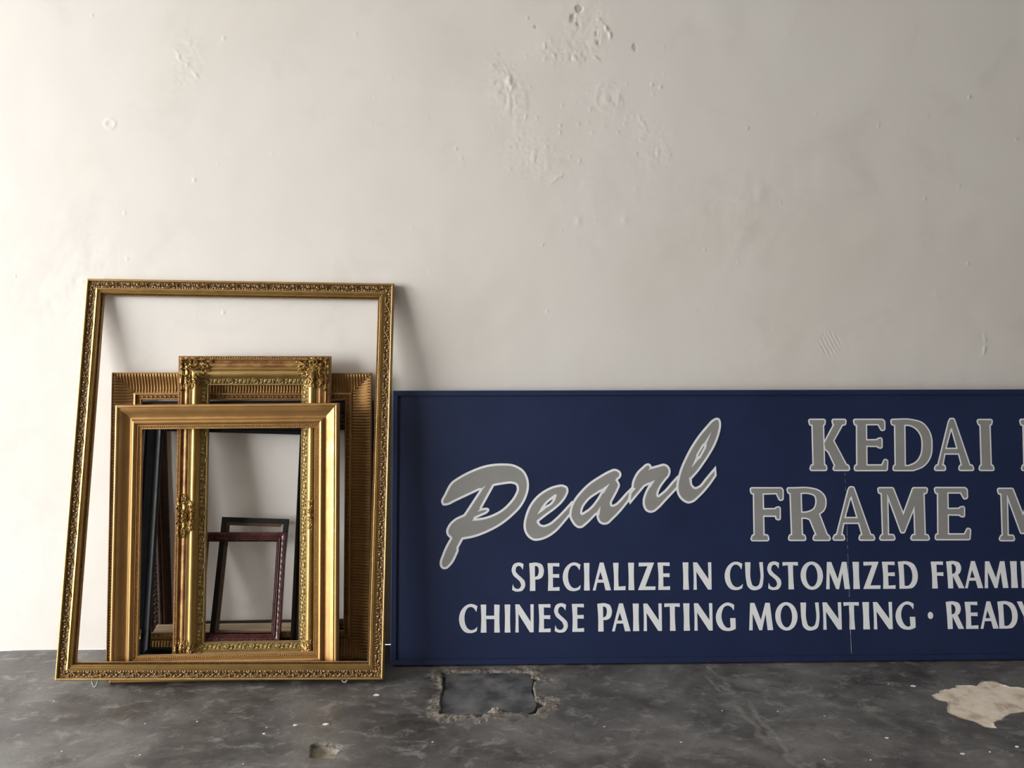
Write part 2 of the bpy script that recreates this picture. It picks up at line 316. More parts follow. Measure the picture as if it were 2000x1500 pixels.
HATCH = [(-0.114, -0.224), (0.168, -0.236), (0.166, -0.507), (-0.113, -0.505)]
PIT = [(-0.447, -0.657), (-0.432, -0.650), (-0.405, -0.652), (-0.385, -0.660), (-0.366, -0.667), (-0.373, -0.700), (-0.380, -0.727), (-0.41, -0.728), (-0.436, -0.722)]
PATCH = [(1.362, -0.447), (1.39, -0.437), (1.412, -0.412), (1.455, -0.405), (1.472, -0.385), (1.53, -0.388), (1.569, -0.362), (1.607, -0.369), (1.632, -0.406), (1.68, -0.42), (1.75, -0.47), (1.74, -0.54), (1.66, -0.55), (1.585, -0.556), (1.535, -0.566), (1.50, -0.585), (1.47, -0.606), (1.447, -0.613), (1.43, -0.643), (1.405, -0.640), (1.393, -0.611), (1.36, -0.585), (1.345, -0.545), (1.372, -0.515), (1.385, -0.496), (1.36, -0.475)]
def build_floor():
    x0, x1, y0, y1, st = -1.9, 2.1, -0.86, 0.0, 0.004
    xs = np.arange(x0, x1 + st / 2, st); ys = np.arange(y0, y1 + st / 2, st)
    X, Y = np.meshgrid(xs, ys, indexing='ij')
    h = (vnoise(X, Y, 6, 4, 60) - 0.5) * 0.0016
    jx = (vnoise(X, Y, 26, 3, 61) - 0.5); jy = (vnoise(X, Y, 26, 3, 62) - 0.5)
    d = poly_sdf(X + jx * 0.012, Y + jy * 0.012, [HATCH])                 # recess that holds the drain cover
    # broken-out bites on the right and front of the recess
    for bx, by, br in ((0.172, -0.29, 0.018), (0.172, -0.455, 0.020), (0.00, -0.506, 0.016), (0.03, -0.230, 0.010)):
        d = np.minimum(d, np.hypot(X - bx, (Y - by)) - br + jx * 0.014)
    wide = 0.033 + 0.085 * (vnoise(X, Y, 11, 3, 63) - 0.47) + 0.03 * np.exp(-((X - 0.20) / 0.06) ** 2 - ((Y + 0.46) / 0.08) ** 2)
    mort = np.clip(0.5 + (wide - d) / 0.05, 0, 1.2)
    h += np.clip(mort * 2 - 0.6, 0, 1) * ((vnoise(X, Y, 36, 4, 64) - 0.42) * 0.011) * (d > 0)
    h = np.where(d < 0, -np.clip(-d / 0.004, 0, 1) * 0.034, h)
    p = poly_sdf(X + jx * 0.006, Y + jy * 0.006, [PIT])
    h = np.where(p < 0, -np.clip(-p / 0.007, 0, 1) * 0.020 + (vnoise(X, Y, 60, 3, 65) - 0.5) * 0.012 * np.clip(-p / 0.006, 0, 1), h)
    mort = np.maximum(mort, np.clip(0.5 + (0.001 - p) / 0.004, 0, 2.6) * (p < 0.02))
    pt = poly_sdf(X + jx * 0.014, Y + jy * 0.014, [PATCH])
    patch = np.clip(0.5 - pt / 0.03, 0, 1)
    h += np.where(pt < 0, -0.0018 * np.clip(-pt / 0.005, 0, 1), 0)
    sc = np.zeros_like(h)
    for P, w in (([(0.745, -0.215), (0.765, -0.34), (0.772, -0.40)], .013), ([(0.752, -0.46), (0.762, -0.58), (0.766, -0.70)], .014), ([(0.80, -0.47), (0.792, -0.60), (0.80, -0.70), (0.80, -0.80), (0.82, -0.84)], .013), ([(0.715, -0.30), (0.74, -0.43)], .008)):
        for a, b in zip(P, P[1:]):
            g = np.exp(-(seg_dist(X + jx * 0.03, Y, a, b) / w) ** 2); sc = np.maximum(sc, g)
    h += sc * (vnoise(X, Y, 60, 3, 66) - 0.5) * 0.004
    e = np.minimum(np.minimum(X - x0, xs[-1] - X), Y - y0); h *= np.clip(e / 0.05, 0, 1)
    V = np.stack([X, Y, h], -1).reshape(-1, 3); Q = grid_faces(len(xs), len(ys))
    x1 = xs[-1]; yt = ys[-1]; n = len(V)
    ex = [(LX - .15, yt, 0), (x0, yt, 0), (x1, yt, 0), (RX, yt, 0), (LX - .15, y0, 0), (x0, y0, 0), (x1, y0, 0), (RX, y0, 0), (LX - .15, FY, 0), (RX, FY, 0)]
    V = np.vstack([V, ex]); Q = np.vstack([Q, n + np.array([(4, 5, 1, 0), (6, 7, 3, 2), (8, 9, 7, 4)])])
    me = fast_mesh('floor', V, Q, 'floor')
    for nm, ar in (('mortar', mort), ('patch', patch), ('scuff', sc)):
        a = me.attributes.new(nm, 'FLOAT', 'POINT'); a.data.foreach_set('value', np.concatenate([ar.ravel(), np.zeros(len(ex))]).astype(np.float32))
    return tag(link('floor', me), kind='structure')
build_floor()

def slab(name, mat, boxes):
    v, f = join([box_vf(*b) for b in boxes]); return tag(link(name, mesh_from(name, v, f, [mat])), kind='structure')
slab('wall_left', 'wall', [(LX - .15, LX, OY0, 0.12, 0, CZ), (LX - .15, LX, FY, OY1, 0, CZ), (LX - .15, LX, OY1, OY0, OZ, CZ)])
slab('wall_right', 'dim', [(RX, RX + .12, FY, 0.12, 0, CZ)])
slab('wall_front', 'dim', [(LX - .15, RX + .12, FY - .12, FY, 0, CZ)])
slab('ceiling', 'ceiling', [(LX - .15, RX + .12, FY - .12, 0.12, CZ, CZ + .12)])
slab('trim_1', 'ceiling', [(LX, LX + .02, OY0, OY0 + .09, 0, OZ + .09), (LX, LX + .02, OY1 - .09, OY1, 0, OZ + .09), (LX, LX + .02, OY1, OY0, OZ, OZ + .09)])
slab('pavement', 'pavement', [(LX - 6, LX - .15, -9, 5, -0.22, -0.12)])

# ------------------------------------------------------------------ curves and carved-ornament primitives (millimetres)
def contour(P, closed=True, n=6):
    """polyline through points; points with a third value are smooth, the others are corners"""
    m = len(P); out = []
    for i in range(m if closed else m - 1):
        a, b = P[i], P[(i + 1) % m]; p, q = np.array(a[:2], float), np.array(b[:2], float); ch = q - p
        if len(a) == 2 and len(b) == 2: out.append(tuple(p)); continue
        def tan(k):
            pr, nx = np.array(P[(k - 1) % m][:2], float), np.array(P[(k + 1) % m][:2], float); c = np.array(P[k % m][:2], float)
            d1, d2 = np.hypot(*(c - pr)) + 1e-9, np.hypot(*(nx - c)) + 1e-9
            t = (c - pr) / d1 * d2 + (nx - c) / d2 * d1; return t / (d1 + d2)
        L = np.hypot(*ch)
        t0 = tan(i) * L if len(a) > 2 else ch; t1 = tan(i + 1) * L if len(b) > 2 else ch
        for k in range(n):
            t = k / n; h00 = 2 * t ** 3 - 3 * t ** 2 + 1; h10 = t ** 3 - 2 * t ** 2 + t; h01 = -2 * t ** 3 + 3 * t ** 2; h11 = t ** 3 - t ** 2
            out.append(tuple(h00 * p + h10 * t0 + h01 * q + h11 * t1))
    if not closed: out.append(tuple(P[-1][:2]))
    return [(float(a), float(b)) for a, b in out]
def xf(vf, x=0, y=0, z=0, ang=0, sc=1.0, mirror=False):
    v, f = vf; v = np.array(v, float) * sc
    if mirror: v = v * [1, -1, 1]; f = [q[::-1] for q in f]
    c, s = math.cos(R(ang)), math.sin(R(ang))
    return np.stack([v[:, 0] * c - v[:, 1] * s + x, v[:, 0] * s + v[:, 1] * c + y, v[:, 2] + z], 1), f
def leaf(L, w, h, lobes=0, nu=8, nv=5, curl=0.0):
    V = []
    for i in range(nu):
        t = i / (nu - 1); hw = w / 2 * max(math.sin(math.pi * min(1, t ** 0.75)), 0.06) ** 0.85
        if lobes: hw *= 1 - 0.32 * math.sin(lobes * math.pi * t) ** 2
        for j in range(nv):
            c = -1 + 2 * j / (nv - 1)
            z = h * (0.35 + 0.65 * math.sin(math.pi * (0.15 + 0.8 * t))) * (1 - c * c) * (0.72 if abs(c) < 0.1 and nv > 3 else 1.0) - 0.4
            V.append((t * L, c * hw + curl * t * t * L, z))
    return np.array(V), [tuple(q) for q in grid_faces(nu, nv)]
def dome(r, h, n=8, m=3):
    V = [(0, 0, h)]; F = []
    for k in range(1, m + 1):
        a = k / m * math.pi / 2
        V += [(r * math.sin(a) * math.cos(2 * math.pi * j / n), r * math.sin(a) * math.sin(2 * math.pi * j / n), h * math.cos(a) - (0.3 if k == m else 0)) for j in range(n)]
    for j in range(n): F.append((0, 1 + j, 1 + (j + 1) % n))
    for k in range(m - 1):
        for j in range(n):
            a = 1 + k * n + j; b = 1 + k * n + (j + 1) % n; F.append((a, a + n, b + n, b))
    return np.array(V, float), F
def tube(path, rad, sides=6):
    path = np.array(path, float); n = len(path); rad = np.broadcast_to(rad, n); V = []
    for i in range(n):
        t = path[min(i + 1, n - 1)] - path[max(i - 1, 0)]; t /= np.linalg.norm(t) + 1e-9
        a = np.cross(t, [0, 0, 1.0]); a /= np.linalg.norm(a) + 1e-9; b = np.cross(a, t)
        for k in range(sides):
            q = 2 * math.pi * k / sides; V.append(path[i] + rad[i] * (a * math.cos(q) + b * math.sin(q)))
    F = []
    for i in range(n - 1):
        for k in range(sides):
            p = i * sides + k; q = i * sides + (k + 1) % sides; F.append((p, p + sides, q + sides, q))
    F += [tuple(range(sides)), tuple(reversed(range((n - 1) * sides, n * sides)))]
    return np.array(V), F
def scroll(r, turns, w, start=0.0, hand=1, z=1.0, n=22):
    """C-scroll: a tapering spiral band that curls into an eye"""
    P, W = [], []
    for i in range(n):
        t = i / (n - 1); a = R(start) + hand * t * turns * 2 * math.pi; q = r * (1 - 0.72 * t)
        P.append((q * math.cos(a), q * math.sin(a), z + 1.3 * t)); W.append(w * (1 - 0.45 * t))
    e = P[-1]
    return join([tube(P, np.array(W)), xf(dome(w * 1.25, w * 1.5), e[0], e[1], z)])
def shell(r, h, ridges=9, nr=5, na=36):
    V, F = [(0, 0, h)], []
    for i in range(1, nr + 1):
        q = i / nr
        for j in range(na):
            a = 2 * math.pi * j / na
            V.append((r * q * math.cos(a), r * q * math.sin(a), h * (1 - q ** 2.4) * (0.82 + 0.18 * math.cos(ridges * a)) - (0.4 if i == nr else 0)))
    for j in range(na): F.append((0, 1 + j, 1 + (j + 1) % na))
    for i in range(nr - 1):
        for j in range(na):
            a = 1 + i * na + j; b = 1 + i * na + (j + 1) % na; F.append((a, a + na, b + na, b))
    return np.array(V, float), F
def rosette(r, n=6, h=2.0):
    return join([xf(leaf(r, r * 0.8, h, 0, 5, 3), ang=360 / n * k) for k in range(n)] + [dome(r * 0.3, h * 1.15, 6, 2)])

# carved relief: primitives return heights on a grid, the pieces are cut out where something is raised
class Relief:
    def __init__(self, x0, x1, y0, y1, st):
        self.xs = np.arange(x0, x1 + st / 2, st); self.ys = np.arange(y0, y1 + st / 2, st)
        self.X, self.Y = np.meshgrid(self.xs, self.ys, indexing='ij'); self.H = np.zeros(self.X.shape)
    def up(self, h, blend=0.35): self.H = np.maximum(self.H, h) + blend * np.minimum(self.H, h) * (np.minimum(self.H, h) > 0)
    def ball(self, x, y, r, h, sq=1.0):
        self.H = np.maximum(self.H, h * np.sqrt(np.clip(1 - ((self.X - x) ** 2 + ((self.Y - y) * sq) ** 2) / r ** 2, 0, 1)))
    def ridge(self, P, r0, r1, h0, h1):
        n = len(P) - 1; best = np.zeros(self.X.shape)
        for k, (a, b) in enumerate(zip(P, P[1:])):
            f = (k + 0.5) / n; r = r0 + (r1 - r0) * f; h = h0 + (h1 - h0) * f
            best = np.maximum(best, h * np.sqrt(np.clip(1 - (seg_dist(self.X, self.Y, a, b) / r) ** 2, 0, 1)))
        self.H = np.maximum(self.H, best)
    def spiral(self, x, y, r, turns, start, hand, w, h, dish=0.0):
        P = []
        for i in range(26):
            t = i / 25; a = R(start) + hand * t * turns * 2 * math.pi; q = r * (1 - 0.70 * t); P.append((x + q * math.cos(a), y + q * math.sin(a)))
        if dish: self.ball(x, y, r, dish)
        self.ridge(P, w, w * 0.6, h, h * 0.8); self.ball(P[-1][0], P[-1][1], w * 1.15, h * 1.1)
    def leaf(self, x, y, ang, L, w, h, lobes=3, veins=True, curl=0.0):
        c, s = math.cos(R(ang)), math.sin(R(ang)); a = (self.X - x) * c + (self.Y - y) * s; b = -(self.X - x) * s + (self.Y - y) * c
        t = np.clip(a / L, 0, 1); b = b - curl * t * t * L
        hw = w / 2 * np.clip(np.sin(np.pi * np.clip(t, 0.02, 1) ** 0.72), 0, 1) ** 0.8
        if lobes: hw = hw * (1 - 0.26 * np.sin(lobes * np.pi * t) ** 2)
        q = np.abs(b) / np.maximum(hw, 1e-3); ins = (a > 0) & (a < L) & (q < 1)
        z = h * (0.40 + 0.60 * np.sin(np.pi * (0.12 + 0.80 * t))) * np.sqrt(np.clip(1 - q ** 2, 0, 1))
        if veins: z = z * (1 - 0.34 * np.exp(-(b / (0.10 * w)) ** 2)) * (1 + 0.07 * np.cos((a - np.abs(b) * 1.2) * 2 * np.pi / (0.22 * L)))
        self.H = np.maximum(self.H, np.where(ins, z, 0))
    def rosette(self, x, y, r, h, n=6, ph=0):
        for k in range(n): self.leaf(x, y, ph + 360 / n * k, r, r * 0.95, h, 0, False)
        self.ball(x, y, r * 0.30, h * 1.15)
    def fan(self, x, y, r, h, a0, a1, n, start=0.25):
        for k in range(n):
            a = R(a0 + (a1 - a0) * k / (n - 1)); self.ridge([(x + r * start * math.cos(a), y + r * start * math.sin(a)), (x + r * math.cos(a), y + r * math.sin(a))], r * 0.07, r * 0.17, h * 0.7, h)
    def mirror(self): self.H = np.maximum(self.H, self.H.T)
    def flipx(self): self.H = np.maximum(self.H, self.H[::-1, :])
    def mesh(self, name, mat, base=None, smooth=50):
        z = (base(self.X, self.Y) if base else 0) + np.where(self.H > 0.05, self.H, -0.6)
        V = np.stack([self.X, self.Y, z], -1).reshape(-1, 3) * 0.001; Q = grid_faces(len(self.xs), len(self.ys)); keep = (self.H.ravel()[Q] > 0.05).any(1); Q = Q[keep]
        used = np.unique(Q); idx = np.full(len(V), -1); idx[used] = np.arange(len(used))
        return mesh_from(name, V[used], idx[Q], [mat], smooth)

# ------------------------------------------------------------------ picture-frame builder
def frame_matrix(cx, cy, b, al, rho, h, T):
    """frame leaning on the wall: front plane meets the floor b metres out, top leans back by al degrees"""
    al = R(al); Y = Vector((0, math.sin(al), math.cos(al))); Nn = Vector((0, -math.cos(al), math.sin(al))); X = Vector((1, 0, 0))
    M = Matrix((X, Y, Nn)).transposed().to_4x4(); q = Vector((0, -b, 0))
    c = q + X * cx + Y * cy - Nn * T
    return Matrix.Translation(c) @ M @ Matrix.Rotation(R(rho), 4, 'Z') @ Matrix.Translation((0, -h / 2, 0))
def rail_frames(w, h):
    for O, S, U, L in (((-w / 2, 0), (1, 0), (0, 1), w), ((w / 2, 0), (0, 1), (-1, 0), h), ((w / 2, h), (-1, 0), (0, -1), w), ((-w / 2, h), (0, -1), (1, 0), h)):
        yield Matrix(((S[0], U[0], 0, O[0]), (S[1], U[1], 0, O[1]), (0, 0, 1, 0), (0, 0, 0, 1))), L
def rail_mesh(name, L, prof, mats, seg, smooth=38):
    """prof: (u, v) in mm from outer back edge to inner back edge; mitred at both ends"""
    P = np.array(prof) * 0.001; n = len(P)
    V = np.vstack([np.stack([P[:, 0], P[:, 0], P[:, 1]], 1), np.stack([L - P[:, 0], P[:, 0], P[:, 1]], 1)])
    F = [(i, i + n, i + 1 + n, i + 1) for i in range(n - 1)] + [(n - 1, 2 * n - 1, n, 0), tuple(range(n)), tuple(reversed(range(n, 2 * n)))]
    F = [q[::-1] for q in F]
    return mesh_from(name, V, F, mats, smooth, list(seg) + [len(mats) - 1] * 3)
UF = 1.0                                                        # width factor of the moulding being built
def make_profile(keys, n=5):
    """keys: (u, v, smooth?, slot); slot is the material of the stretch that starts there"""
    seg = []; keys = [(k[0] * UF,) + tuple(k[1:]) for k in keys]
    pts = [tuple(k[:2]) + ((1,) if k[2] else ()) for k in keys]
    out = []; m = len(pts)
    for i in range(m - 1):
        a, b = pts[i], pts[i + 1]
        if len(a) == 2 and len(b) == 2: out.append((a[0], a[1])); seg.append(keys[i][3]); continue
        p, q = np.array(a[:2], float), np.array(b[:2], float); ch = q - p; L = np.hypot(*ch) + 1e-9
        def tan(k):
            if k == 0 or k == m - 1: return ch / L
            c = np.array(pts[k][:2], float); pr = np.array(pts[k - 1][:2], float); nx = np.array(pts[k + 1][:2], float)
            d1, d2 = np.hypot(*(c - pr)) + 1e-9, np.hypot(*(nx - c)) + 1e-9
            return ((c - pr) / d1 * d2 + (nx - c) / d2 * d1) / (d1 + d2)
        t0 = tan(i) * L if len(a) > 2 else ch; t1 = tan(i + 1) * L if len(b) > 2 else ch
        for k in range(n):
            t = k / n
            r = (2 * t ** 3 - 3 * t ** 2 + 1) * p + (t ** 3 - 2 * t ** 2 + t) * t0 + (3 * t ** 2 - 2 * t ** 3) * q + (t ** 3 - t ** 2) * t1
            out.append((float(r[0]), float(r[1]))); seg.append(keys[i][3])
    out.append(tuple(pts[-1][:2])); return out, seg
def make_frame(label, w, h, M, keys, mats, smooth=38):
    root = link('picture_frame', None); root.empty_display_size = 0.05; root.matrix_world = M
    tag(root, label, 'picture frame', 'picture frames leaning against the wall')
    prof, seg = make_profile(keys); rails = []; cache = {}
    for Mr, L in rail_frames(w, h):
        if L not in cache: cache[L] = rail_mesh('rail', L, prof, mats, seg, smooth)
        rails.append((link('rail', cache[L], root, mw=Mr), L))
    return root, rails
def row(rail, L, name, vf, u, v, pitch, mat, margin, tilt=0.0, jitter=0.0):
    """a run of small alike pieces (beads, rope, leaf tips) joined into one part of the rail"""
    n = max(1, int((L - 2 * margin * 0.001) / (pitch * 0.001))); v0, f0 = vf; parts = []
    c, s = math.cos(R(tilt)), math.sin(R(tilt)); v0 = np.array(v0, float)
    v0 = np.stack([v0[:, 0], v0[:, 1] * c - v0[:, 2] * s, v0[:, 1] * s + v0[:, 2] * c], 1)
    for k in range(n):
        parts.append(((v0 + [(k + 0.5 - n / 2) * pitch, u * UF, v]) * 0.001 + [L / 2, 0, 0], f0))
    V, F = join(parts)
    return tag(link(name, mesh_from(name, V, F, [mat], 60), rail), kind='stuff')
def pieces(rail, L, name, me, u, v, pitch, margin, tilt=0.0, phase=0.0, flip=False, alt=None):
    """larger motifs, one object each, sharing their mesh"""
    n = max(1, round((L - 2 * margin * 0.001) / (pitch * 0.001))); p = (L - 2 * margin * 0.001) / n
    for k in range(n + (1 if phase else 0)):
        s = margin * 0.001 + (k + 0.5 - phase) * p
        m = Matrix.Translation((s, u * UF * 0.001, v * 0.001)) @ Matrix.Rotation(R(tilt), 4, 'X')
        link(name, me[k % len(me)] if isinstance(me, list) else me, rail, mw=m)
def mm_mesh(name, vf, mat, smooth=60):
    v, f = vf; return mesh_from(name, np.asarray(v) * 0.001, f, [mat], smooth)

# --- tall narrow-moulded frame: gold lip, carved leaf band on dark ground, two ridges, rope edge
kA = [(0, 0, 0, 2), (0, 21, 0, 0), (1.5, 25, 1, 0), (4.5, 26, 1, 0), (7.5, 25, 0, 0), (8.5, 20, 0, 1), (14, 17.5, 1, 1), (24, 17, 1, 1), (31, 19, 0, 0), (37.5, 22, 0, 0), (38.2, 17, 0, 0), (40, 17, 0, 0), (41.8, 21, 1, 0), (43.6, 17, 0, 0), (44.4, 17, 0, 0),
      (47, 20.5, 1, 0), (49.8, 15, 0, 0), (50.2, 11.5, 0, 1), (54.6, 10.5, 0, 0), (55.2, 11.5, 0, 0), (56.4, 9, 0, 2), (56.4, 0, 0, 2)]
UF = 0.931; wA, hA = 0.9955, 1.2593
MA = frame_matrix(-0.7845, 0.6530, 0.316, 13.05, -0.86, hA, 0.026)
frameA, railsA = make_frame('tallest gold frame with a narrow carved leaf border, standing in front of the others', wA, hA, MA, kA, ['gold_a', 'bronze_ground', 'raw_back'])
def spray(seed):
    r = random.Random(seed); q = Relief(-49, 49, -11.4, 11.4, 0.72)
    for k in range(13):                                          # background of small upright leaves along both edges
        q.leaf(-48 + k * 8 + r.uniform(-1, 1), -11, 90 + r.uniform(-30, 30), r.uniform(7, 9.5), 5.2, 2.4, 0)
        q.leaf(-44 + k * 8 + r.uniform(-1, 1), 11, -90 + r.uniform(-30, 30), r.uniform(7, 9.5), 5.2, 2.4, 0)
    for k in range(9): q.ball(r.uniform(-47, 47), r.uniform(-8, 8), r.uniform(1.2, 1.9), 3.4)
    q.ball(-4, -2, 5.2, 4.6); q.leaf(-12, 4, -35, 13, 6, 5, 0); q.leaf(2, -9, 60, 12, 6, 4.6, 0); q.ball(12, -1.5, 3.0, 5.6); q.ball(25, -2.5, 4.2, 4.2); q.leaf(20, -9, 75, 12, 6, 4.6, 0); q.leaf(30, 6, -15, 13, 6, 4.2, 2); q.leaf(40, -4, 60, 12, 6, 4, 2); q.leaf(14, 6, 160, 12, 5.5, 4, 2)
    q.ridge([(-46, -9.5), (-34, -5.5), (-20, 1.5), (-8, 7.5), (2, 10.2)], 1.7, 1.3, 5.0, 4.2)
    q.leaf(-25, 0, -62, 14, 8, 5.2, 0); q.leaf(-36, -4, 75, 12, 6.4, 4.6, 0); q.leaf(-16, 2, -70, 11, 6, 4.6, 0); q.leaf(-24, 3, 110, 9, 5, 4, 0)
    return q.mesh('carved_spray', 'gold_carve')
spray_me = [spray(k) for k in (1, 2)]
rope_vf = xf(leaf(6.6, 3.4, 4.2, 0, 5, 3), -2.0, -2.6, 0, 55)
for rail, L in railsA:
    pieces(rail, L, 'carved_spray', spray_me, 19.6, 17.2, 98, 12)
    row(rail, L, 'rope_edge', rope_vf, 52.4, 11.0, 5.4, 'gold_a', 52)
for s, dp in ((0.117, 23.0), (0.875, 11.5)):                      # pale cord loops under the bottom rail, on which the frame stands
    P = [(s * 1000 + 9.5 * math.cos(a) * (1 + 0.25 * math.sin(a)), 3.0 + (dp - 0.5) * math.sin(a), 9) for a in np.linspace(math.pi, math.pi * 2, 18)]
    v, f = tube(P, 2.6); v[:, 2] = 14 + (v[:, 2] - 9) * 1.6
    tag(link('cord_loop', mm_mesh('cord_loop', (v, f), 'loop'), railsA[0][0]), 'pale greenish cord loop under the rail')

# --- wide plain frame: satin gold cove, round inner ridge, fine beading
kB = [(0, 0, 0, 1), (0, 25, 0, 0), (1.5, 29, 1, 0), (6, 31, 1, 0), (10.5, 29.5, 0, 0), (11.8, 25.5, 0, 0), (13.6, 25.5, 0, 0), (14.4, 29.5, 0, 0), (22, 26, 1, 0), (33, 18, 1, 0), (43, 13.5, 1, 0), (47.5, 13.8, 0, 0), (51, 19, 1, 0), (57, 22.5, 1, 0), (63, 19.5, 1, 0), (66.5, 14, 0, 0),
      (67.2, 15.2, 0, 0), (69.4, 15.2, 0, 0), (70.2, 11, 0, 0), (76.4, 10.5, 0, 0), (77, 12.4, 0, 0), (79.6, 12.4, 0, 0), (81, 10.5, 0, 1), (81, 0, 0, 1)]
UF = 0.972; wB, hB = 0.7008, 0.8620
MB_ = frame_matrix(-0.7950, 0.4374, 0.2815, 9.0, 0.24, hB, 0.032)
frameB, railsB = make_frame('wide smooth satin gold frame with fine beading, nearest inside the tallest frame', wB, hB, MB_, kB, ['gold_b', 'raw_back'])
for rail, L in railsB: row(rail, L, 'beading', dome(2.5, 3.4, 7, 3), 73.3, 10.6, 5.9, 'gold_b', 73)

# --- rococo frame: rope edge, red bole panel, big torus, ornament band, corner and side cartouches
kC = [(0, 0, 0, 5), (0, 25, 0, 2), (1, 27, 0, 2), (10.5, 27, 0, 1), (11, 29, 0, 0), (13.5, 32.5, 1, 0), (16, 29, 0, 0), (17, 25, 1, 1), (20, 24.5, 1, 1), (23, 27, 0, 1), (27, 30, 1, 1), (33, 31, 1, 1), (38.5, 28, 0, 0), (39.5, 29.5, 0, 0), (42, 29.5, 0, 0), (42.6, 27, 0, 0), (43.4, 27, 0, 0), (44, 28.5, 0, 0), (46, 28.5, 0, 0), (46.6, 25, 0, 0),
      (48, 29, 1, 0), (54, 35, 1, 0), (61, 36, 1, 0), (69, 31, 1, 0), (75.5, 20.5, 0, 3), (77, 19, 0, 3), (84, 15, 0, 3), (92.5, 11, 0, 0), (93, 13.6, 0, 0), (96.4, 13.6, 0, 0), (97.9, 10.5, 0, 5), (97.9, 0, 0, 5)]
UF = 0.965; wC, hC = 0.4870, 1.0106
MC = frame_matrix(-0.7270, 0.5128, 0.235, 8.6, -0.15, hC, 0.036)
frameC, railsC = make_frame('ornate gold frame with rococo scroll corners and a red-brown panel', wC, hC, MC, kC, ['gold_c', 'red_leaf', 'red_rope', 'band_ground', 'gold_orn', 'raw_back'])
ropeC = xf(leaf(9.0, 5.0, 4.2, 0, 6, 5), -3.6, -2.8, 0, 38)
def shell_boss():
    q = Relief(-13, 13, -8.6, 8.6, 0.6)
    q.ball(0, 0, 9.8, 2.2, 1.2); q.fan(0, -4.5, 11.5, 4.2, 20, 160, 7, 0.2); q.ridge([(10.4 * math.cos(a), 7.4 * math.sin(a)) for a in np.linspace(-0.35 * math.pi, 1.35 * math.pi, 22)], 1.7, 1.7, 4.8, 4.8); q.ball(0, -5, 2.4, 4.4)
    return q.mesh('shell_boss', 'gold_band')
def leaf_boss():
    q = Relief(-28, 28, -8.6, 8.6, 0.65)
    q.rosette(-7.2, 0.8, 6.2, 4.6, 6); q.rosette(7.4, -0.8, 6.2, 4.6, 6, 20); q.ball(0, 0, 2.6, 4.4)
    for k in range(9):
        x = -26 + k * 6.5; q.leaf(x, 8.6, -90 + (20 if k % 2 else -20), 7.5, 5.4, 3.6, 0); q.leaf(x + 2, -8.6, 90 + (20 if k % 2 else -20), 7.5, 5.4, 3.6, 0)
    for sg in (-1, 1): q.leaf(sg * 14, 0, 90 - sg * 70, 13, 7, 4.8, 2); q.leaf(sg * 14, -2, 90 - sg * 125, 12, 6, 4.4, 2); q.ball(sg * 26, 0, 2, 4); q.spiral(sg * 20, -2, 4.2, 0.8, 90, sg, 1.2, 4.6)
    return q.mesh('leaf_boss', 'gold_band')
shell_me, cluster_me = shell_boss(), leaf_boss()
for rail, L in railsC:
    row(rail, L, 'rope_edge', ropeC, 5.6, 26.4, 7.8, 'red_rope', 20)
    n = round((L - 0.165) / 0.0865); p = (L - 0.165) / n
    for k in range(2 * n + 1):
        m = Matrix.Translation((0.0825 + k * p / 2, 0.0845 * UF, 0.0146)) @ Matrix.Rotation(R(-27), 4, 'X')
        link('shell_boss' if k % 2 == 0 else 'leaf_boss', shell_me if k % 2 == 0 else cluster_me, rail, mw=m)
profC = np.array(make_profile(kC)[0])
def on_c(u): return np.interp(u, profC[1:-1, 0], profC[1:-1, 1])
def corner_ornament():
    q = Relief(0.5, 118, 0.5, 118, 1.0)
    q.ball(50, 50, 27, 5.5); q.ball(38, 38, 22, 5)
    for x, y, a, L, w, h in [(66, 24, 8, 34, 17, 8), (70, 36, 14, 34, 16, 8), (64, 46, 28, 36, 16, 8), (64, 12, -2, 34, 13, 7), (88, 18, 4, 28, 11, 6), (90, 30, 30, 20, 10, 6), (84, 48, 2, 26, 11, 6), (20, 6, 6, 26, 10, 6), (40, 7, 0, 26, 10, 6), (58, 58, 22, 34, 14, 8), (60, 62, 38, 28, 12, 7), (74, 66, 8, 24, 9, 6)]:
        q.leaf(x, y, a, L, w, h)
    q.spiral(55, 23, 15.5, 0.92, 215, -1, 3.6, 10, 3.5); q.ridge([(38, 33), (47, 41), (60, 43), (72, 38), (82, 28), (95, 20), (108, 15)], 3.2, 1.8, 10.5, 6)
    for x, y, r in [(27, 12, 3.6), (112, 13, 3.0), (84, 40, 3.2), (70, 30, 2.8), (98, 36, 2.6), (99, 64, 2.6), (43, 10, 2.6), (14, 14, 3.0)]: q.ball(x, y, r, 8)
    q.mirror()
    q.ball(27, 27, 7, 10.5); q.ball(48, 48, 13.5, 10); q.fan(44, 44, 30, 10.5, 15, 75, 6, 0.35); q.leaf(58, 58, 45, 36, 24, 10.5, 3); q.leaf(6, 6, 45, 22, 13, 7, 2)
    return q.mesh('corner_ornament', 'gold_orn', lambda x, y: on_c(np.minimum(x, y)) - 0.8)
corner_me = corner_ornament()
for rail, L in railsC: link('corner_ornament', corner_me, rail)
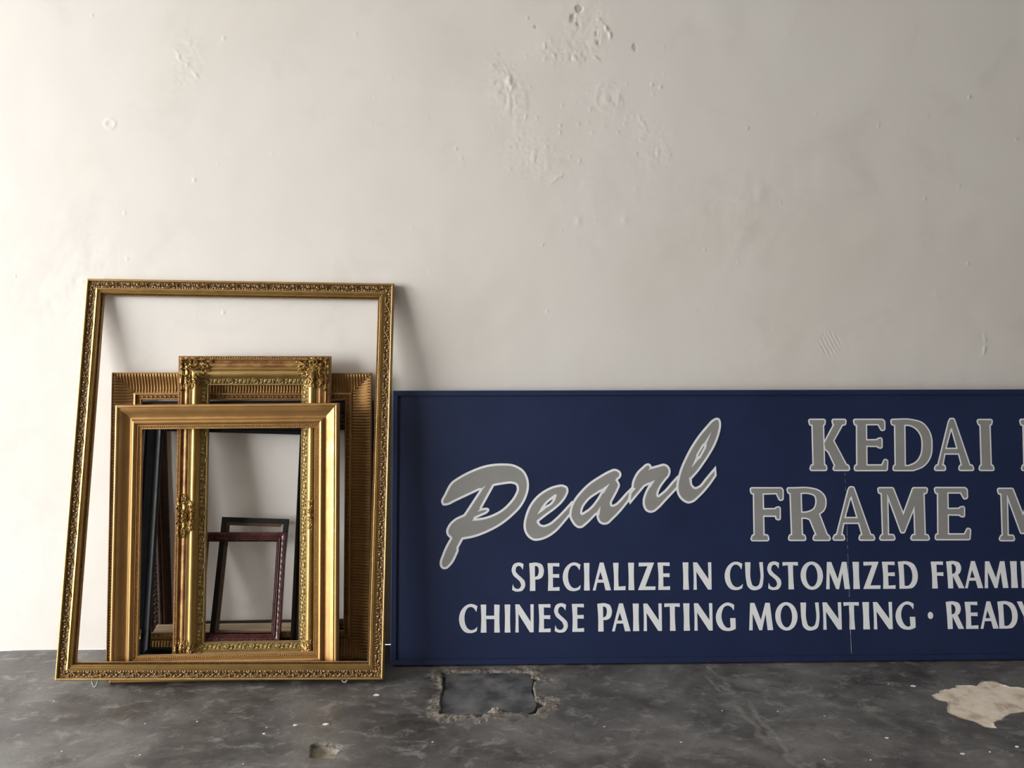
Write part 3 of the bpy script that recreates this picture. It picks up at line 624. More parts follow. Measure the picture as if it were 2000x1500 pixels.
def side_ornament():
    q = Relief(-72, 72, 0.5, 67, 1.0)
    q.ball(0, 30, 22, 5); q.ball(26, 28, 20, 4.5)
    for x, y, a, L, w, h in [(12, 44, 50, 26, 18, 9), (20, 42, 24, 30, 18, 9), (6, 50, 80, 17, 12, 8), (34, 40, 14, 26, 16, 8), (30, 52, 40, 20, 12, 8), (42, 32, 2, 28, 13, 8), (40, 22, -4, 30, 12, 8), (42, 12, -6, 28, 10, 7), (54, 30, 10, 17, 10, 6), (56, 16, 0, 15, 9, 6), (30, 8, 0, 18, 9, 6)]: q.leaf(x, y, a, L, w, h)
    q.spiral(25, 15, 13.5, 0.9, 120, 1, 3.4, 10, 3.5); q.ridge([(10, 10), (12, 22), (20, 32), (32, 34), (40, 28)], 2.6, 2.0, 9, 7)
    for x, y, r in [(38, 58, 3.2), (46, 50, 3), (16, 62, 3), (68, 24, 2.6), (27, 36, 2.6), (50, 42, 2.6)]: q.ball(x, y, r, 8)
    q.flipx()
    q.ball(0, 26, 9.5, 11); q.ridge([(11.5 * math.cos(a), 27 + 12 * math.sin(a)) for a in np.linspace(0, math.pi, 14)], 2.6, 2.6, 11, 11); q.ridge([(16.5 * math.cos(a), 28 + 19 * math.sin(a)) for a in np.linspace(0.1, math.pi - 0.1, 16)], 2.4, 2.4, 9, 9); q.ball(0, 12, 4, 8); q.leaf(0, 46, 90, 17, 13, 8)
    return q.mesh('side_ornament', 'gold_orn', lambda x, y: on_c(y) - 0.8)
side_me = side_ornament()
for i in (1, 3): link('side_ornament', side_me, railsC[i][0], mw=Matrix.Translation((railsC[i][1] * (0.492 if i == 1 else 0.508), 0, 0)))

# --- fluted frame: wide cove of close ribs, flat fillet, row of leaf tips
kD = [(0, 0, 0, 1), (0, 30, 0, 0), (1, 32, 0, 0), (3.6, 32, 0, 0), (4, 27, 0, 0), (20, 21, 1, 0), (40, 13.5, 1, 0), (60, 10.5, 1, 0), (67.5, 11, 0, 0), (68, 17.5, 0, 0), (69.5, 18.5, 0, 0), (75, 18.5, 0, 0), (76, 16, 0, 0), (76.8, 9.5, 0, 0), (87.5, 8, 0, 0), (88, 11.5, 0, 0), (91, 11.5, 0, 0), (92, 9, 0, 1), (92, 0, 0, 1)]
UF = 0.962; wD, hD = 0.8423, 0.9351
MD = frame_matrix(-0.7765, 0.4898, 0.172, 7.45, -0.29, hD, 0.032)
frameD, railsD = make_frame('copper-gold frame with wide fluted ribs, wider than the ornate one before it', wD, hD, MD, kD, ['gold_d', 'raw_back'])
def fluting(L):
    pitch = 0.0096; n = int(L / pitch); k = 9; S = (np.arange(n * k + 1) / k - n / 2) * pitch + L / 2; U = np.linspace(0.0042, 0.0674, 12) * UF
    s, u = np.meshgrid(S, U, indexing='ij'); ph = ((s - L / 2) / pitch + 0.5) % 1.0
    t = (u - U[0]) / (U[-1] - U[0]); base = np.interp(u * 1000 / UF, [4, 12, 20, 30, 40, 50, 60, 68], [27.2, 24.3, 21.2, 17.2, 13.8, 11.8, 10.8, 11.2]) * 0.001
    rib = np.sqrt(np.clip(1 - ((ph - 0.5) / 0.34) ** 2, 0, 1)); env = np.clip(np.minimum(t * 9, (1 - t) * 9), 0, 1) ** 0.5
    z = base + 0.0006 + 0.0042 * rib * env
    s = np.clip(s, u, L - u)
    return np.stack([s, u, z], -1).reshape(-1, 3), grid_faces(*S.shape, 12) if False else grid_faces(len(S), 12)
tip = join([xf(leaf(10.2, 9.4, 5.4, 0, 7, 5), 0, -5.0, 0, 90), xf(leaf(7, 4, 3.0, 0, 5, 3), 7.2, 4.6, 0, -90)])
for rail, L in railsD:
    V, F = fluting(L); tag(link('fluting', mesh_from('fluting', V, F, ['gold_d'], 180), rail), kind='stuff')
    row(rail, L, 'leaf_tip_row', tip, 82.2, 8.6, 14.6, 'gold_d', 80)

# --- black lacquer frame with a wide inner bevel, tilted, in front of the fluted one
kE = [(0, 0, 0, 1), (0, 16, 0, 0), (2, 19, 1, 0), (6, 19, 1, 0), (10, 15, 0, 0), (44, 12, 0, 0), (46, 10.5, 0, 0), (54, 10.5, 0, 0), (55.5, 12, 0, 0), (70, 18, 0, 0), (74, 18, 0, 0), (75, 16, 0, 0), (75, 0, 0, 1)]
UF = 0.733; wE, hE = 0.5585, 0.8046
ME = frame_matrix(-0.8226, 0.4166, 0.197, 9.51, -1.93, hE, 0.020)
frameE, railsE = make_frame('tilted glossy black frame with a raised inner lip, behind the ornate gold one', wE, hE, ME, kE, ['black', 'charcoal'])
hook = join([tube([(56.5 * 0 + 0, 0, 0), (1.0, 5, 4), (2.5, 11, 5), (1.5, 16, 4), (-0.5, 19, 3)], np.array([1.0, 1.3, 1.3, 1.2, 0.8])), tube([(0, -3, 1), (0.5, -7, 4), (1.5, -12, 3), (0, -16, 1)], np.array([0.8, 1.2, 1.2, 0.7])), dome(2.2, 2.4)])
tag(link('brass_hook', mm_mesh('brass_hook', hook, 'brass'), railsE[3][0], mw=Matrix.Translation((hE - 0.094, 0.026, 0.0125)) @ Matrix.Rotation(R(90), 4, 'Z')), 'small brass hook')

v, f = box_vf(-0.085, 0.155, 0.0556, 0.0690, -0.004, 0.0165)
tag(link('timber_offcut', mesh_from('timber_offcut', v, f, ['raw_back']), mw=ME), 'short timber offcut propping up the mahogany frame', 'offcut')
# --- small charcoal frame, and the mahogany one in front of it
kG = [(0, 0, 0, 2), (0, 9, 0, 0), (1, 10, 0, 0), (17, 10, 0, 0), (18, 8.5, 0, 1), (27, 5.5, 0, 1), (29, 5, 0, 2), (29, 0, 0, 2)]
UF = 0.914; wG, hG = 0.2215, 0.3890
MG = frame_matrix(-0.7554, 0.2900, 0.1885, 17.75, -2.50, hG, 0.010)
make_frame('small flat charcoal frame with a brown inner lip, behind the mahogany one', wG, hG, MG, kG, ['charcoal', 'brown_lip', 'charcoal'])
kH = [(0, 0, 0, 0), (0, 13, 0, 0), (1.5, 16, 0, 0), (8, 15.5, 1, 0), (15, 13, 0, 0), (15.5, 15.5, 0, 0), (18, 17, 1, 0), (20.5, 13, 0, 0), (21.5, 13, 0, 0), (24, 14.5, 1, 0), (26.5, 10.5, 0, 0), (29.4, 8.5, 0, 0), (29.4, 0, 0, 0)]
UF = 1.04; wH, hH = 0.2850, 0.3505
MH = frame_matrix(-0.7831, 0.2690, 0.2110, 18.05, -0.7, hH, 0.018)
frameH, railsH = make_frame('small reddish mahogany frame with carved leaves, in front of the charcoal one', wH, hH, MH, kH, ['mahogany'])
carve_h = join([xf(leaf(9, 5, 2.6, 0, 6, 5), -6, -3, 0, 40), xf(leaf(9, 5, 2.6, 0, 6, 5), 0, 4, 0, -40), xf(scroll(4, 0.8, 1.0, 0, 1, 0.6, 10), 5, 0), xf(dome(1.5, 2, 6, 2), -8, 4)])
for rail, L in railsH:
    row(rail, L, 'carving', carve_h, 8.2, 15, 19, 'mahogany', 14, -8)
    row(rail, L, 'rope_edge', rope_vf, 27.6, 9.8, 3.6, 'mahogany', 28)

# --- dark walnut frame flush against the wall, and the timber plank in front of its foot
kF = [(0, 0, 0, 0), (0, 12, 0, 0), (3, 16, 1, 0), (10, 17, 1, 0), (38, 17, 0, 0), (40, 14, 0, 0), (52, 12.5, 1, 0), (62, 14, 0, 0), (64, 18, 1, 0), (72, 20, 1, 0), (80, 16, 0, 1), (82.5, 16, 0, 0), (90, 14, 1, 0), (104, 8, 0, 0), (104, 0, 0, 0)]
UF = 0.95; wF, hF = 0.5920 + 0.1976, 0.8505
MF = frame_matrix(-0.7470, 0.4258, 0.034, 0.9, 0.0, hF, 0.020)
frameF, railsF = make_frame('dark walnut frame with a thin gold line, flat against the wall behind all the others', wF, hF, MF, kF, ['dark_brown', 'walnut_gold'])
carve_f = join([xf(leaf(15, 9, 4, 0, 6, 5), -10, -2, 0, 55), xf(leaf(14, 8, 3.6, 0, 6, 5), 2, 4, 0, -50), xf(scroll(5, 0.8, 1.4, 0, 1, 0.6, 10), 10, 0), xf(dome(2, 2.8, 6, 2), -2, -6)])
for rail, L in railsF: row(rail, L, 'carving', carve_f, 51, 13, 30, 'dark_brown', 52)
def plank():
    x0, x1, d, z = -1.071, -0.50, 0.116, 0.0985
    V = np.array([(x0, -d, 0), (x1, -d, 0), (x1 - .01, -.036, 0), (x0 - .014, -.036, 0), (x0, -d, z), (x1, -d, z), (x1 - .01, -.036, z), (x0 - .014, -.036, z)])
    F = [(3, 2, 1, 0), (4, 5, 6, 7), (0, 1, 5, 4), (1, 2, 6, 5), (2, 3, 7, 6), (3, 0, 4, 7)]
    o = link('timber_plank', mesh_from('timber_plank', V, F, ['timber']))
    b = o.modifiers.new('bevel', 'BEVEL'); b.width = 0.003; b.segments = 2
    tag(o, 'raw timber plank lying along the wall behind the stack of frames', 'plank')
plank()
v, f = box_vf(-1.14, -0.40, -0.170, -0.138, 0.0, 0.0148)
tag(link('timber_batten', mesh_from('timber_batten', v, f, ['raw_back'])), 'thin timber batten on the floor under the fluted frame', 'batten')

# ------------------------------------------------------------------ drain cover and bits on the floor
def drain_cover():
    P = contour([(-0.107, -0.234), (-0.05, -0.232), (0.05, -0.233), (0.140, -0.238), (0.156, -0.250, 1), (0.159, -0.37), (0.160, -0.485, 1), (0.150, -0.498, 1), (0.03, -0.498), (-0.09, -0.497), (-0.107, -0.494, 1), (-0.109, -0.37)], True, 3)
    n = len(P); V = [(x, y, -0.030) for x, y in P] + [(x, y, -0.006) for x, y in P]
    c = np.mean(P, 0); V += [(x + (c[0] - x) * 0.012, y + (c[1] - y) * 0.012, -0.0035) for x, y in P]
    F = [tuple(reversed(range(n))), tuple(range(2 * n, 3 * n))]
    for k in range(2): F += [(k * n + i, k * n + (i + 1) % n, (k + 1) * n + (i + 1) % n, (k + 1) * n + i) for i in range(n)]
    tag(link('drain_cover', mesh_from('drain_cover', V, F, ['lid'], 30)), 'square grey cement drain cover set in broken mortar below the blue sign', 'drain cover')
drain_cover()
def lump(name, x, y, z, sx, sy, sz, mat, seed):
    r = np.random.default_rng(seed); v, f = shell(1, 1, 0, 5, 12); nz = r.uniform(0.72, 1.2, len(v)); v = v * np.stack([nz, nz, nz], 1) * [sx, sy, sz]
    v[:, 2] = np.maximum(v[:, 2], -0.001); n = len(v); f = f + [tuple(range(n - 1, n - 13, -1))]
    return link(name, mesh_from(name, v, f, [mat]), loc=(x, y, z))
tag(lump('mortar_chunk', 0.045, -0.492, -0.0022, 0.019, 0.010, 0.012, 'mortar', 5), 'crumb of pale mortar lying on the front edge of the drain cover', 'mortar chunk')
CH = [(-0.31, -0.38), (-0.513, -0.553), (-0.43, -0.551), (-0.589, -0.564), (-0.587, -0.597), (-0.793, -0.521), (-0.882, -0.692), (-1.258, -0.38), (-0.935, -0.527), (-0.602, -0.747), (0.70, -0.519), (0.859, -0.53), (0.983, -0.562), (1.1, -0.688), (1.258, -0.775), (1.335, -0.769), (1.423, -0.746), (1.004, -0.794), (0.886, -0.787), (-1.095, -0.666), (1.335, -0.388), (1.264, -0.373), (-0.126, -0.659), (0.346, -0.597), (0.539, -0.687)]
FLAKE = {0: 'bright white paint flake in front of the right foot of the tallest frame', 1: 'second largest paint flake, left of the largest one behind the floor hole', 2: 'largest white paint flake, just behind the hole in the floor', 3: 'upper one of the close pair of paint flakes left of the floor hole', 4: 'lower one of the close pair of paint flakes left of the floor hole',
         7: 'lone paint speck on the floor left of the tallest frame', 20: 'paint flake touching the left rim of the cream patch', 21: 'paint speck close behind the left end of the cream patch', 14: 'paint flake in front of the cream patch, leftmost of three in a row', 15: 'paint flake in front of the cream patch, middle of three in a row', 16: 'paint flake in front of the cream patch, rightmost of three in a row', 22: 'paint speck in front of the drain cover', 10: 'paint speck on the left side of the scuffed crack line'}
BIG = {0: 7.5, 2: 7.0, 1: 5.0, 4: 4.0, 20: 6.0, 14: 5.0, 16: 4.5, 13: 4.5}
for i, (x, y) in enumerate(CH):
    r = random.Random(i); s = BIG.get(i, r.uniform(1.6, 2.6)) * 0.001; k = 7
    P = [(s * r.uniform(0.55, 1.25) * math.cos(2 * math.pi * j / k) * 1.35, s * r.uniform(0.5, 1.1) * math.sin(2 * math.pi * j / k)) for j in range(k)]
    V = [(a, b, 0) for a, b in P] + [(a * 0.92, b * 0.92, 0.0012) for a, b in P]
    F = [tuple(reversed(range(k))), tuple(range(k, 2 * k))] + [(j, (j + 1) % k, k + (j + 1) % k, k + j) for j in range(k)]
    lab = FLAKE.get(i, 'tiny white paint speck on the dark cement floor')
    o = tag(link('paint_flake', mesh_from('paint_flake', V, F, ['flake']), loc=(x, y, 0.0006)), lab, 'paint flake')
    if i not in FLAKE: o['group'] = 'white paint specks on the floor'

# ------------------------------------------------------------------ sign
def marching(xs, ys, S, level):
    """closed contours of S == level on a regular grid"""
    D = S - level; nx, ny = D.shape; nxt = {}
    sgn = D < 0; c = sgn[:-1, :-1].astype(int) + 2 * sgn[1:, :-1] + 4 * sgn[1:, 1:] + 8 * sgn[:-1, 1:]
    def pt(e):
        i, j, k = e
        if k == 0: t = D[i, j] / (D[i, j] - D[i + 1, j]); return (xs[i] + t * (xs[i + 1] - xs[i]), ys[j])
        t = D[i, j] / (D[i, j] - D[i, j + 1]); return (xs[i], ys[j] + t * (ys[j + 1] - ys[j]))
    T = {1: [(3, 0)], 2: [(0, 1)], 3: [(3, 1)], 4: [(1, 2)], 5: [(3, 0), (1, 2)], 6: [(0, 2)], 7: [(3, 2)], 8: [(2, 3)], 9: [(2, 0)], 10: [(0, 1), (2, 3)], 11: [(2, 1)], 12: [(1, 3)], 13: [(1, 0)], 14: [(0, 3)]}
    for i, j in zip(*np.nonzero((c > 0) & (c < 15))):
        ed = [(i, j, 0), (i + 1, j, 1), (i, j + 1, 0), (i, j, 1)]
        for a, b in T[int(c[i, j])]: nxt[ed[a]] = ed[b]
    loops = []
    while nxt:
        s, e = nxt.popitem(); lp = [s]
        while e != s and e in nxt: lp.append(e); e = nxt.pop(e)
        P = [pt(q) for q in lp]
        if len(P) > 6: loops.append(simplify(P, 0.12))
    return loops
def simplify(P, tol):
    P = [tuple(map(float, p)) for p in P]
    def dp(a, b):
        st = [(a, b)]; keep = {a, b}
        while st:
            a, b = st.pop()
            if b - a < 2: continue
            Q = np.array(P[a + 1:b]); A, B = np.array(P[a]), np.array(P[b]); L = np.hypot(*(B - A)) + 1e-9
            d = np.abs((Q[:, 0] - A[0]) * (B[1] - A[1]) - (Q[:, 1] - A[1]) * (B[0] - A[0])) / L; k = int(d.argmax())
            if d[k] > tol: keep.add(a + 1 + k); st += [(a, a + 1 + k), (a + 1 + k, b)]
        return keep
    h = len(P) // 2; k = sorted(dp(0, h) | dp(h, len(P) - 1)); return [P[i] for i in k]
def fill_mesh(name, loops, mat, thick=0.1):
    """flat cut-out (outlines in mm, holes by nesting) with a small thickness"""
    cu = bpy.data.curves.new(name, 'CURVE'); cu.dimensions = '2D'; cu.fill_mode = 'BOTH'; cu.extrude = thick * 0.0005
    for P in loops:
        sp = cu.splines.new('POLY'); sp.points.add(len(P) - 1); sp.use_cyclic_u = True
        sp.points.foreach_set('co', np.array([(x * 0.001, y * 0.001, 0, 1) for x, y in P], np.float32).ravel())
    o = bpy.data.objects.new(name, cu); COL.objects.link(o)
    dg = bpy.context.evaluated_depsgraph_get(); me = bpy.data.meshes.new_from_object(o.evaluated_get(dg))
    bpy.data.objects.remove(o); bpy.data.curves.remove(cu); me.name = name
    me.materials.clear(); me.materials.append(MAT[mat]); return me
def sdf_grid(groups, pad, st):
    A = np.array([p for g in groups for P in g for p in P]); x0, y0 = A.min(0) - pad; x1, y1 = A.max(0) + pad
    xs = np.arange(x0, x1 + st, st); ys = np.arange(y0, y1 + st, st); X, Y = np.meshgrid(xs, ys, indexing='ij')
    S = np.full(X.shape, 1e9)
    for g in groups: S = np.minimum(S, poly_sdf(X, Y, g))
    return xs, ys, X, Y, S

SIGN_W0, SIGN_W1, SIGN_H = -0.0275, 2.78, 0.893
def build_sign():
    al, g = R(9.813), R(-1.037); Rz = Matrix.Rotation(g, 3, 'Z')
    X = Rz @ Vector((1, 0, 0)); Y = Rz @ Vector((0, math.sin(al), math.cos(al))); Nn = Rz @ Vector((0, -math.cos(al), math.sin(al)))
    M = Matrix.Translation(Vector((-0.26, -0.18242, 0.0055))) @ Matrix((X, Y, Nn)).transposed().to_4x4()
    root = link('shop_sign', None); root.empty_display_size = 0.1; root.matrix_world = M      # local z = 0 is the painted face
    tag(root, 'long navy blue signboard with grey and white lettering leaning on the wall', 'sign')
    v, f = box_vf(SIGN_W0 + .001, SIGN_W1 - .001, .001, SIGN_H - .001, -0.024, 0.0)
    link('board', mesh_from('board', v, f, ['navy']), root)
    bw, t = 0.0175, 0.0065; x0, x1, h = SIGN_W0, SIGN_W1, SIGN_H
    for P in ([(x0, 0), (x1, 0), (x1 - bw, bw), (x0 + bw, bw)], [(x1, 0), (x1, h), (x1 - bw, h - bw), (x1 - bw, bw)], [(x1, h), (x0, h), (x0 + bw, h - bw), (x1 - bw, h - bw)], [(x0, h), (x0, 0), (x0 + bw, bw), (x0 + bw, h - bw)]):
        V = [(a, b, -0.026) for a, b in P] + [(a, b, t) for a, b in P]
        F = [(3, 2, 1, 0), (4, 5, 6, 7)] + [(i, (i + 1) % 4, 4 + (i + 1) % 4, 4 + i) for i in range(4)]
        o = link('border_batten', mesh_from('border_batten', V, F, ['navy']), root); b = o.modifiers.new('bevel', 'BEVEL'); b.width = 0.0012; b.segments = 2
    up = lambda z: Matrix.Translation((0, 0, z))
    # serif capitals: grey with a white outline
    for ch, grp in SERIF:
        gl = [[contour([tuple(p) for p in P], True, 5) for P in g] for g in grp]
        xs, ys, X_, Y_, S = sdf_grid(gl, 12, 1.3)
        o = link('letter', fill_mesh('letter', marching(xs, ys, S, 8.2), 'white_vinyl'), root, mw=up(0.0003))
        link('letter_fill', fill_mesh('letter_fill', marching(xs, ys, S, 3.7), 'grey_vinyl'), o, mw=up(0.00014))
    # brush-script word, outlined the same way
    for k, (ch, cs, extra) in enumerate(SCRIPT):
        gl = [[contour([tuple(p) for p in P], True, 6) for P in cs]]
        xs, ys, X_, Y_, S = sdf_grid(gl, 8, 0.85)
        Fi = S + 7.4
        for P in extra: Fi = np.maximum(Fi, -poly_sdf(X_, Y_, [[tuple(p[:2]) for p in P]]))
        z = 0.0003 + k * 0.0003
        o = link('letter', fill_mesh('letter', marching(xs, ys, S, 0.0), 'white_vinyl'), root, mw=up(z))
        link('letter_fill', fill_mesh('letter_fill', marching(xs, ys, Fi, 0.0), 'grey_vinyl'), o, mw=up(0.00014))
    # flared white capitals of the two lower lines
    for ch, a, b, y0, y1 in SMALL:
        if ch == '.': loops = [[(0.5 + 0.5 * math.cos(t), 0.5 + 0.13 * math.sin(t)) for t in np.linspace(0, 2 * math.pi, 24, endpoint=False)]]
        elif ch == 'O': loops = [[(0.5 + rx * math.cos(t), 0.5 + ry * math.sin(t)) for t in np.linspace(0, 2 * math.pi, 40, endpoint=False)] for rx, ry in ((0.5, 0.52), (0.258, 0.405))]
        else: loops = [contour(P, True, 6) for P in GLYPH[ch]]
        link('letter', fill_mesh('letter', [[(a + u * (b - a), y0 + v * (y1 - y0)) for u, v in P] for P in loops], 'white_vinyl'), root, mw=up(0.0003))
    # open joint between two sheets of the board
    (sx, sy), (tx, ty) = SEAM
    r = random.Random(4); parts = []; y = sy
    while y > ty:
        dy = r.uniform(4, 14) if y > ty + 70 else 26; fx = (sy - y) / (sy - ty); x = sx + (tx - sx) * fx; w = r.uniform(0.5, 1.3) if y < ty + 190 else r.uniform(0.3, 0.6)
        if y < ty + 75 or r.random() < (0.75 if y < ty + 330 else 0.45):
            parts.append(box_vf(x - w / 2, x + w / 2, max(y - dy, ty), y, 0.4, 0.75))
        y -= dy
    v, f = join(parts); tag(link('joint_line', mesh_from('joint_line', v * 0.001, f, ['seam']), root), 'pale chipped joint line', kind='stuff')
    return root
_s = 1
GLYPH = {
 'I': [[(0, 0), (1, 0), (.94, .5, _s), (1, 1), (0, 1), (.06, .5, _s)]],
 'L': [[(0, 1), (.45, 1), (.41, .5, _s), (.43, .135), (1, .15), (.98, 0), (.04, 0), (.06, .5, _s)]],
 'E': [[(0, 1), (1, 1), (1, .87), (.45, .885), (.45, .6), (.98, .605), (.98, .465), (.45, .475), (.45, .12), (1, .135), (1, 0), (.02, 0), (.06, .5, _s)]],
 'F': [[(0, 1), (1, 1), (1, .87), (.46, .885), (.46, .595), (1, .6), (1, .46), (.46, .475), (.49, 0), (.03, 0), (.06, .5, _s)]],
 'T': [[(0, 1), (1, 1), (1, .865), (.68, .885), (.67, .5, _s), (.70, 0), (.34, 0), (.36, .5, _s), (.35, .885), (0, .865)]],
 'Z': [[(.05, 1), (.94, 1), (.41, .13), (1, .13), (.98, 0), (0, 0), (0, .02), (.55, .87), (.05, .86)]],
 'A': [[(.4, 1.01), (.61, 1.01), (1, 0), (.70, 0), (.605, .28), (.255, .28), (.155, 0), (0, 0)], [(.43, .68), (.565, .39), (.305, .39)]],
 'N': [[(0, 1), (.22, 1), (.83, .38), (.82, 1), (1, 1), (.99, 0), (.79, 0), (.17, .66), (.18, 0), (0, 0), (.02, .5, _s)]],
 'M': [[(.07, 1), (.25, 1), (.5, .37), (.70, 1), (.89, 1), (1, 0), (.77, 0), (.70, .6), (.54, 0), (.42, 0), (.165, .61), (.145, 0), (0, 0)]],
 'H': [[(0, 1), (.29, 1), (.28, .6), (.71, .6), (.71, 1), (1, .99), (.98, .5, _s), (1, 0), (.71, 0), (.72, .48), (.29, .48), (.3, 0), (0, 0), (.03, .5, _s)]],
 'Y': [[(0, 1), (.3, 1), (.53, .56), (.78, 1), (1, 1), (.66, .45), (.67, 0), (.35, 0), (.36, .44)]],
 'C': [[(1, .94), (.82, 1.0, _s), (.6, 1.02, _s), (.3, .93, _s), (.07, .72, _s), (0, .5, _s), (.06, .26, _s), (.28, .04, _s), (.6, -.02, _s), (.8, 0, _s), (.96, .05), (1, .21), (.85, .12, _s), (.65, .085, _s), (.45, .16, _s), (.33, .33, _s), (.295, .5, _s), (.33, .7, _s), (.45, .86, _s), (.62, .915, _s), (.8, .87, _s), (.94, .73)]],
 'G': [[(.95, .93), (.8, .99, _s), (.62, 1.02, _s), (.3, .92, _s), (.07, .7, _s), (0, .48, _s), (.06, .25, _s), (.28, .04, _s), (.6, -.02, _s), (.82, 0, _s), (1, .06), (1, .45), (.72, .45), (.74, .12), (.62, .09, _s), (.45, .16, _s), (.33, .33, _s), (.285, .5, _s), (.33, .7, _s), (.46, .87, _s), (.62, .905, _s), (.78, .86, _s), (.92, .72)]],
 'U': [[(0, 1), (.31, 1), (.31, .32, _s), (.39, .16, _s), (.57, .11, _s), (.74, .17, _s), (.82, .33, _s), (.8, 1), (1, 1), (1, .32, _s), (.92, .1, _s), (.6, -.02, _s), (.3, 0, _s), (.1, .14, _s), (.04, .35, _s)]],
 'S': [[(.88, .97), (.82, .76), (.7, .86, _s), (.52, .905, _s), (.34, .84, _s), (.3, .73, _s), (.45, .61, _s), (.75, .47, _s), (.97, .32, _s), (.99, .2, _s), (.85, .05, _s), (.5, -.02, _s), (.25, -.01, _s), (.04, .04), (.09, .25), (.2, .13, _s), (.4, .08, _s), (.58, .1, _s), (.69, .2, _s), (.62, .32, _s), (.4, .44, _s), (.12, .58, _s), (.01, .75, _s), (.1, .92, _s), (.4, 1.02, _s), (.65, 1.02, _s)]],
 'P': [[(0, 1), (.6, 1.01, _s), (.9, .92, _s), (1, .73, _s), (.92, .53, _s), (.65, .42, _s), (.41, .41), (.41, 0), (.04, 0), (.05, .5, _s)], [(.39, .9), (.5, .895, _s), (.63, .82, _s), (.65, .7, _s), (.58, .56, _s), (.39, .5)]],
 'R': [[(0, 1), (.5, 1.01, _s), (.78, .93, _s), (.86, .75, _s), (.8, .6, _s), (.66, .5), (1, 0), (.67, 0), (.35, .46), (.34, 0), (.05, 0), (.04, .5, _s)], [(.31, .9), (.42, .89, _s), (.53, .81, _s), (.55, .7, _s), (.48, .58, _s), (.32, .53)]],
 'D': [[(0, 1), (.5, 1.01, _s), (.82, .9, _s), (1, .55, _s), (.93, .22, _s), (.7, .03, _s), (.45, 0), (.03, 0), (.04, .5, _s)], [(.29, .9), (.4, .9, _s), (.62, .78, _s), (.72, .5, _s), (.66, .25, _s), (.48, .11, _s), (.30, .11)]],
}
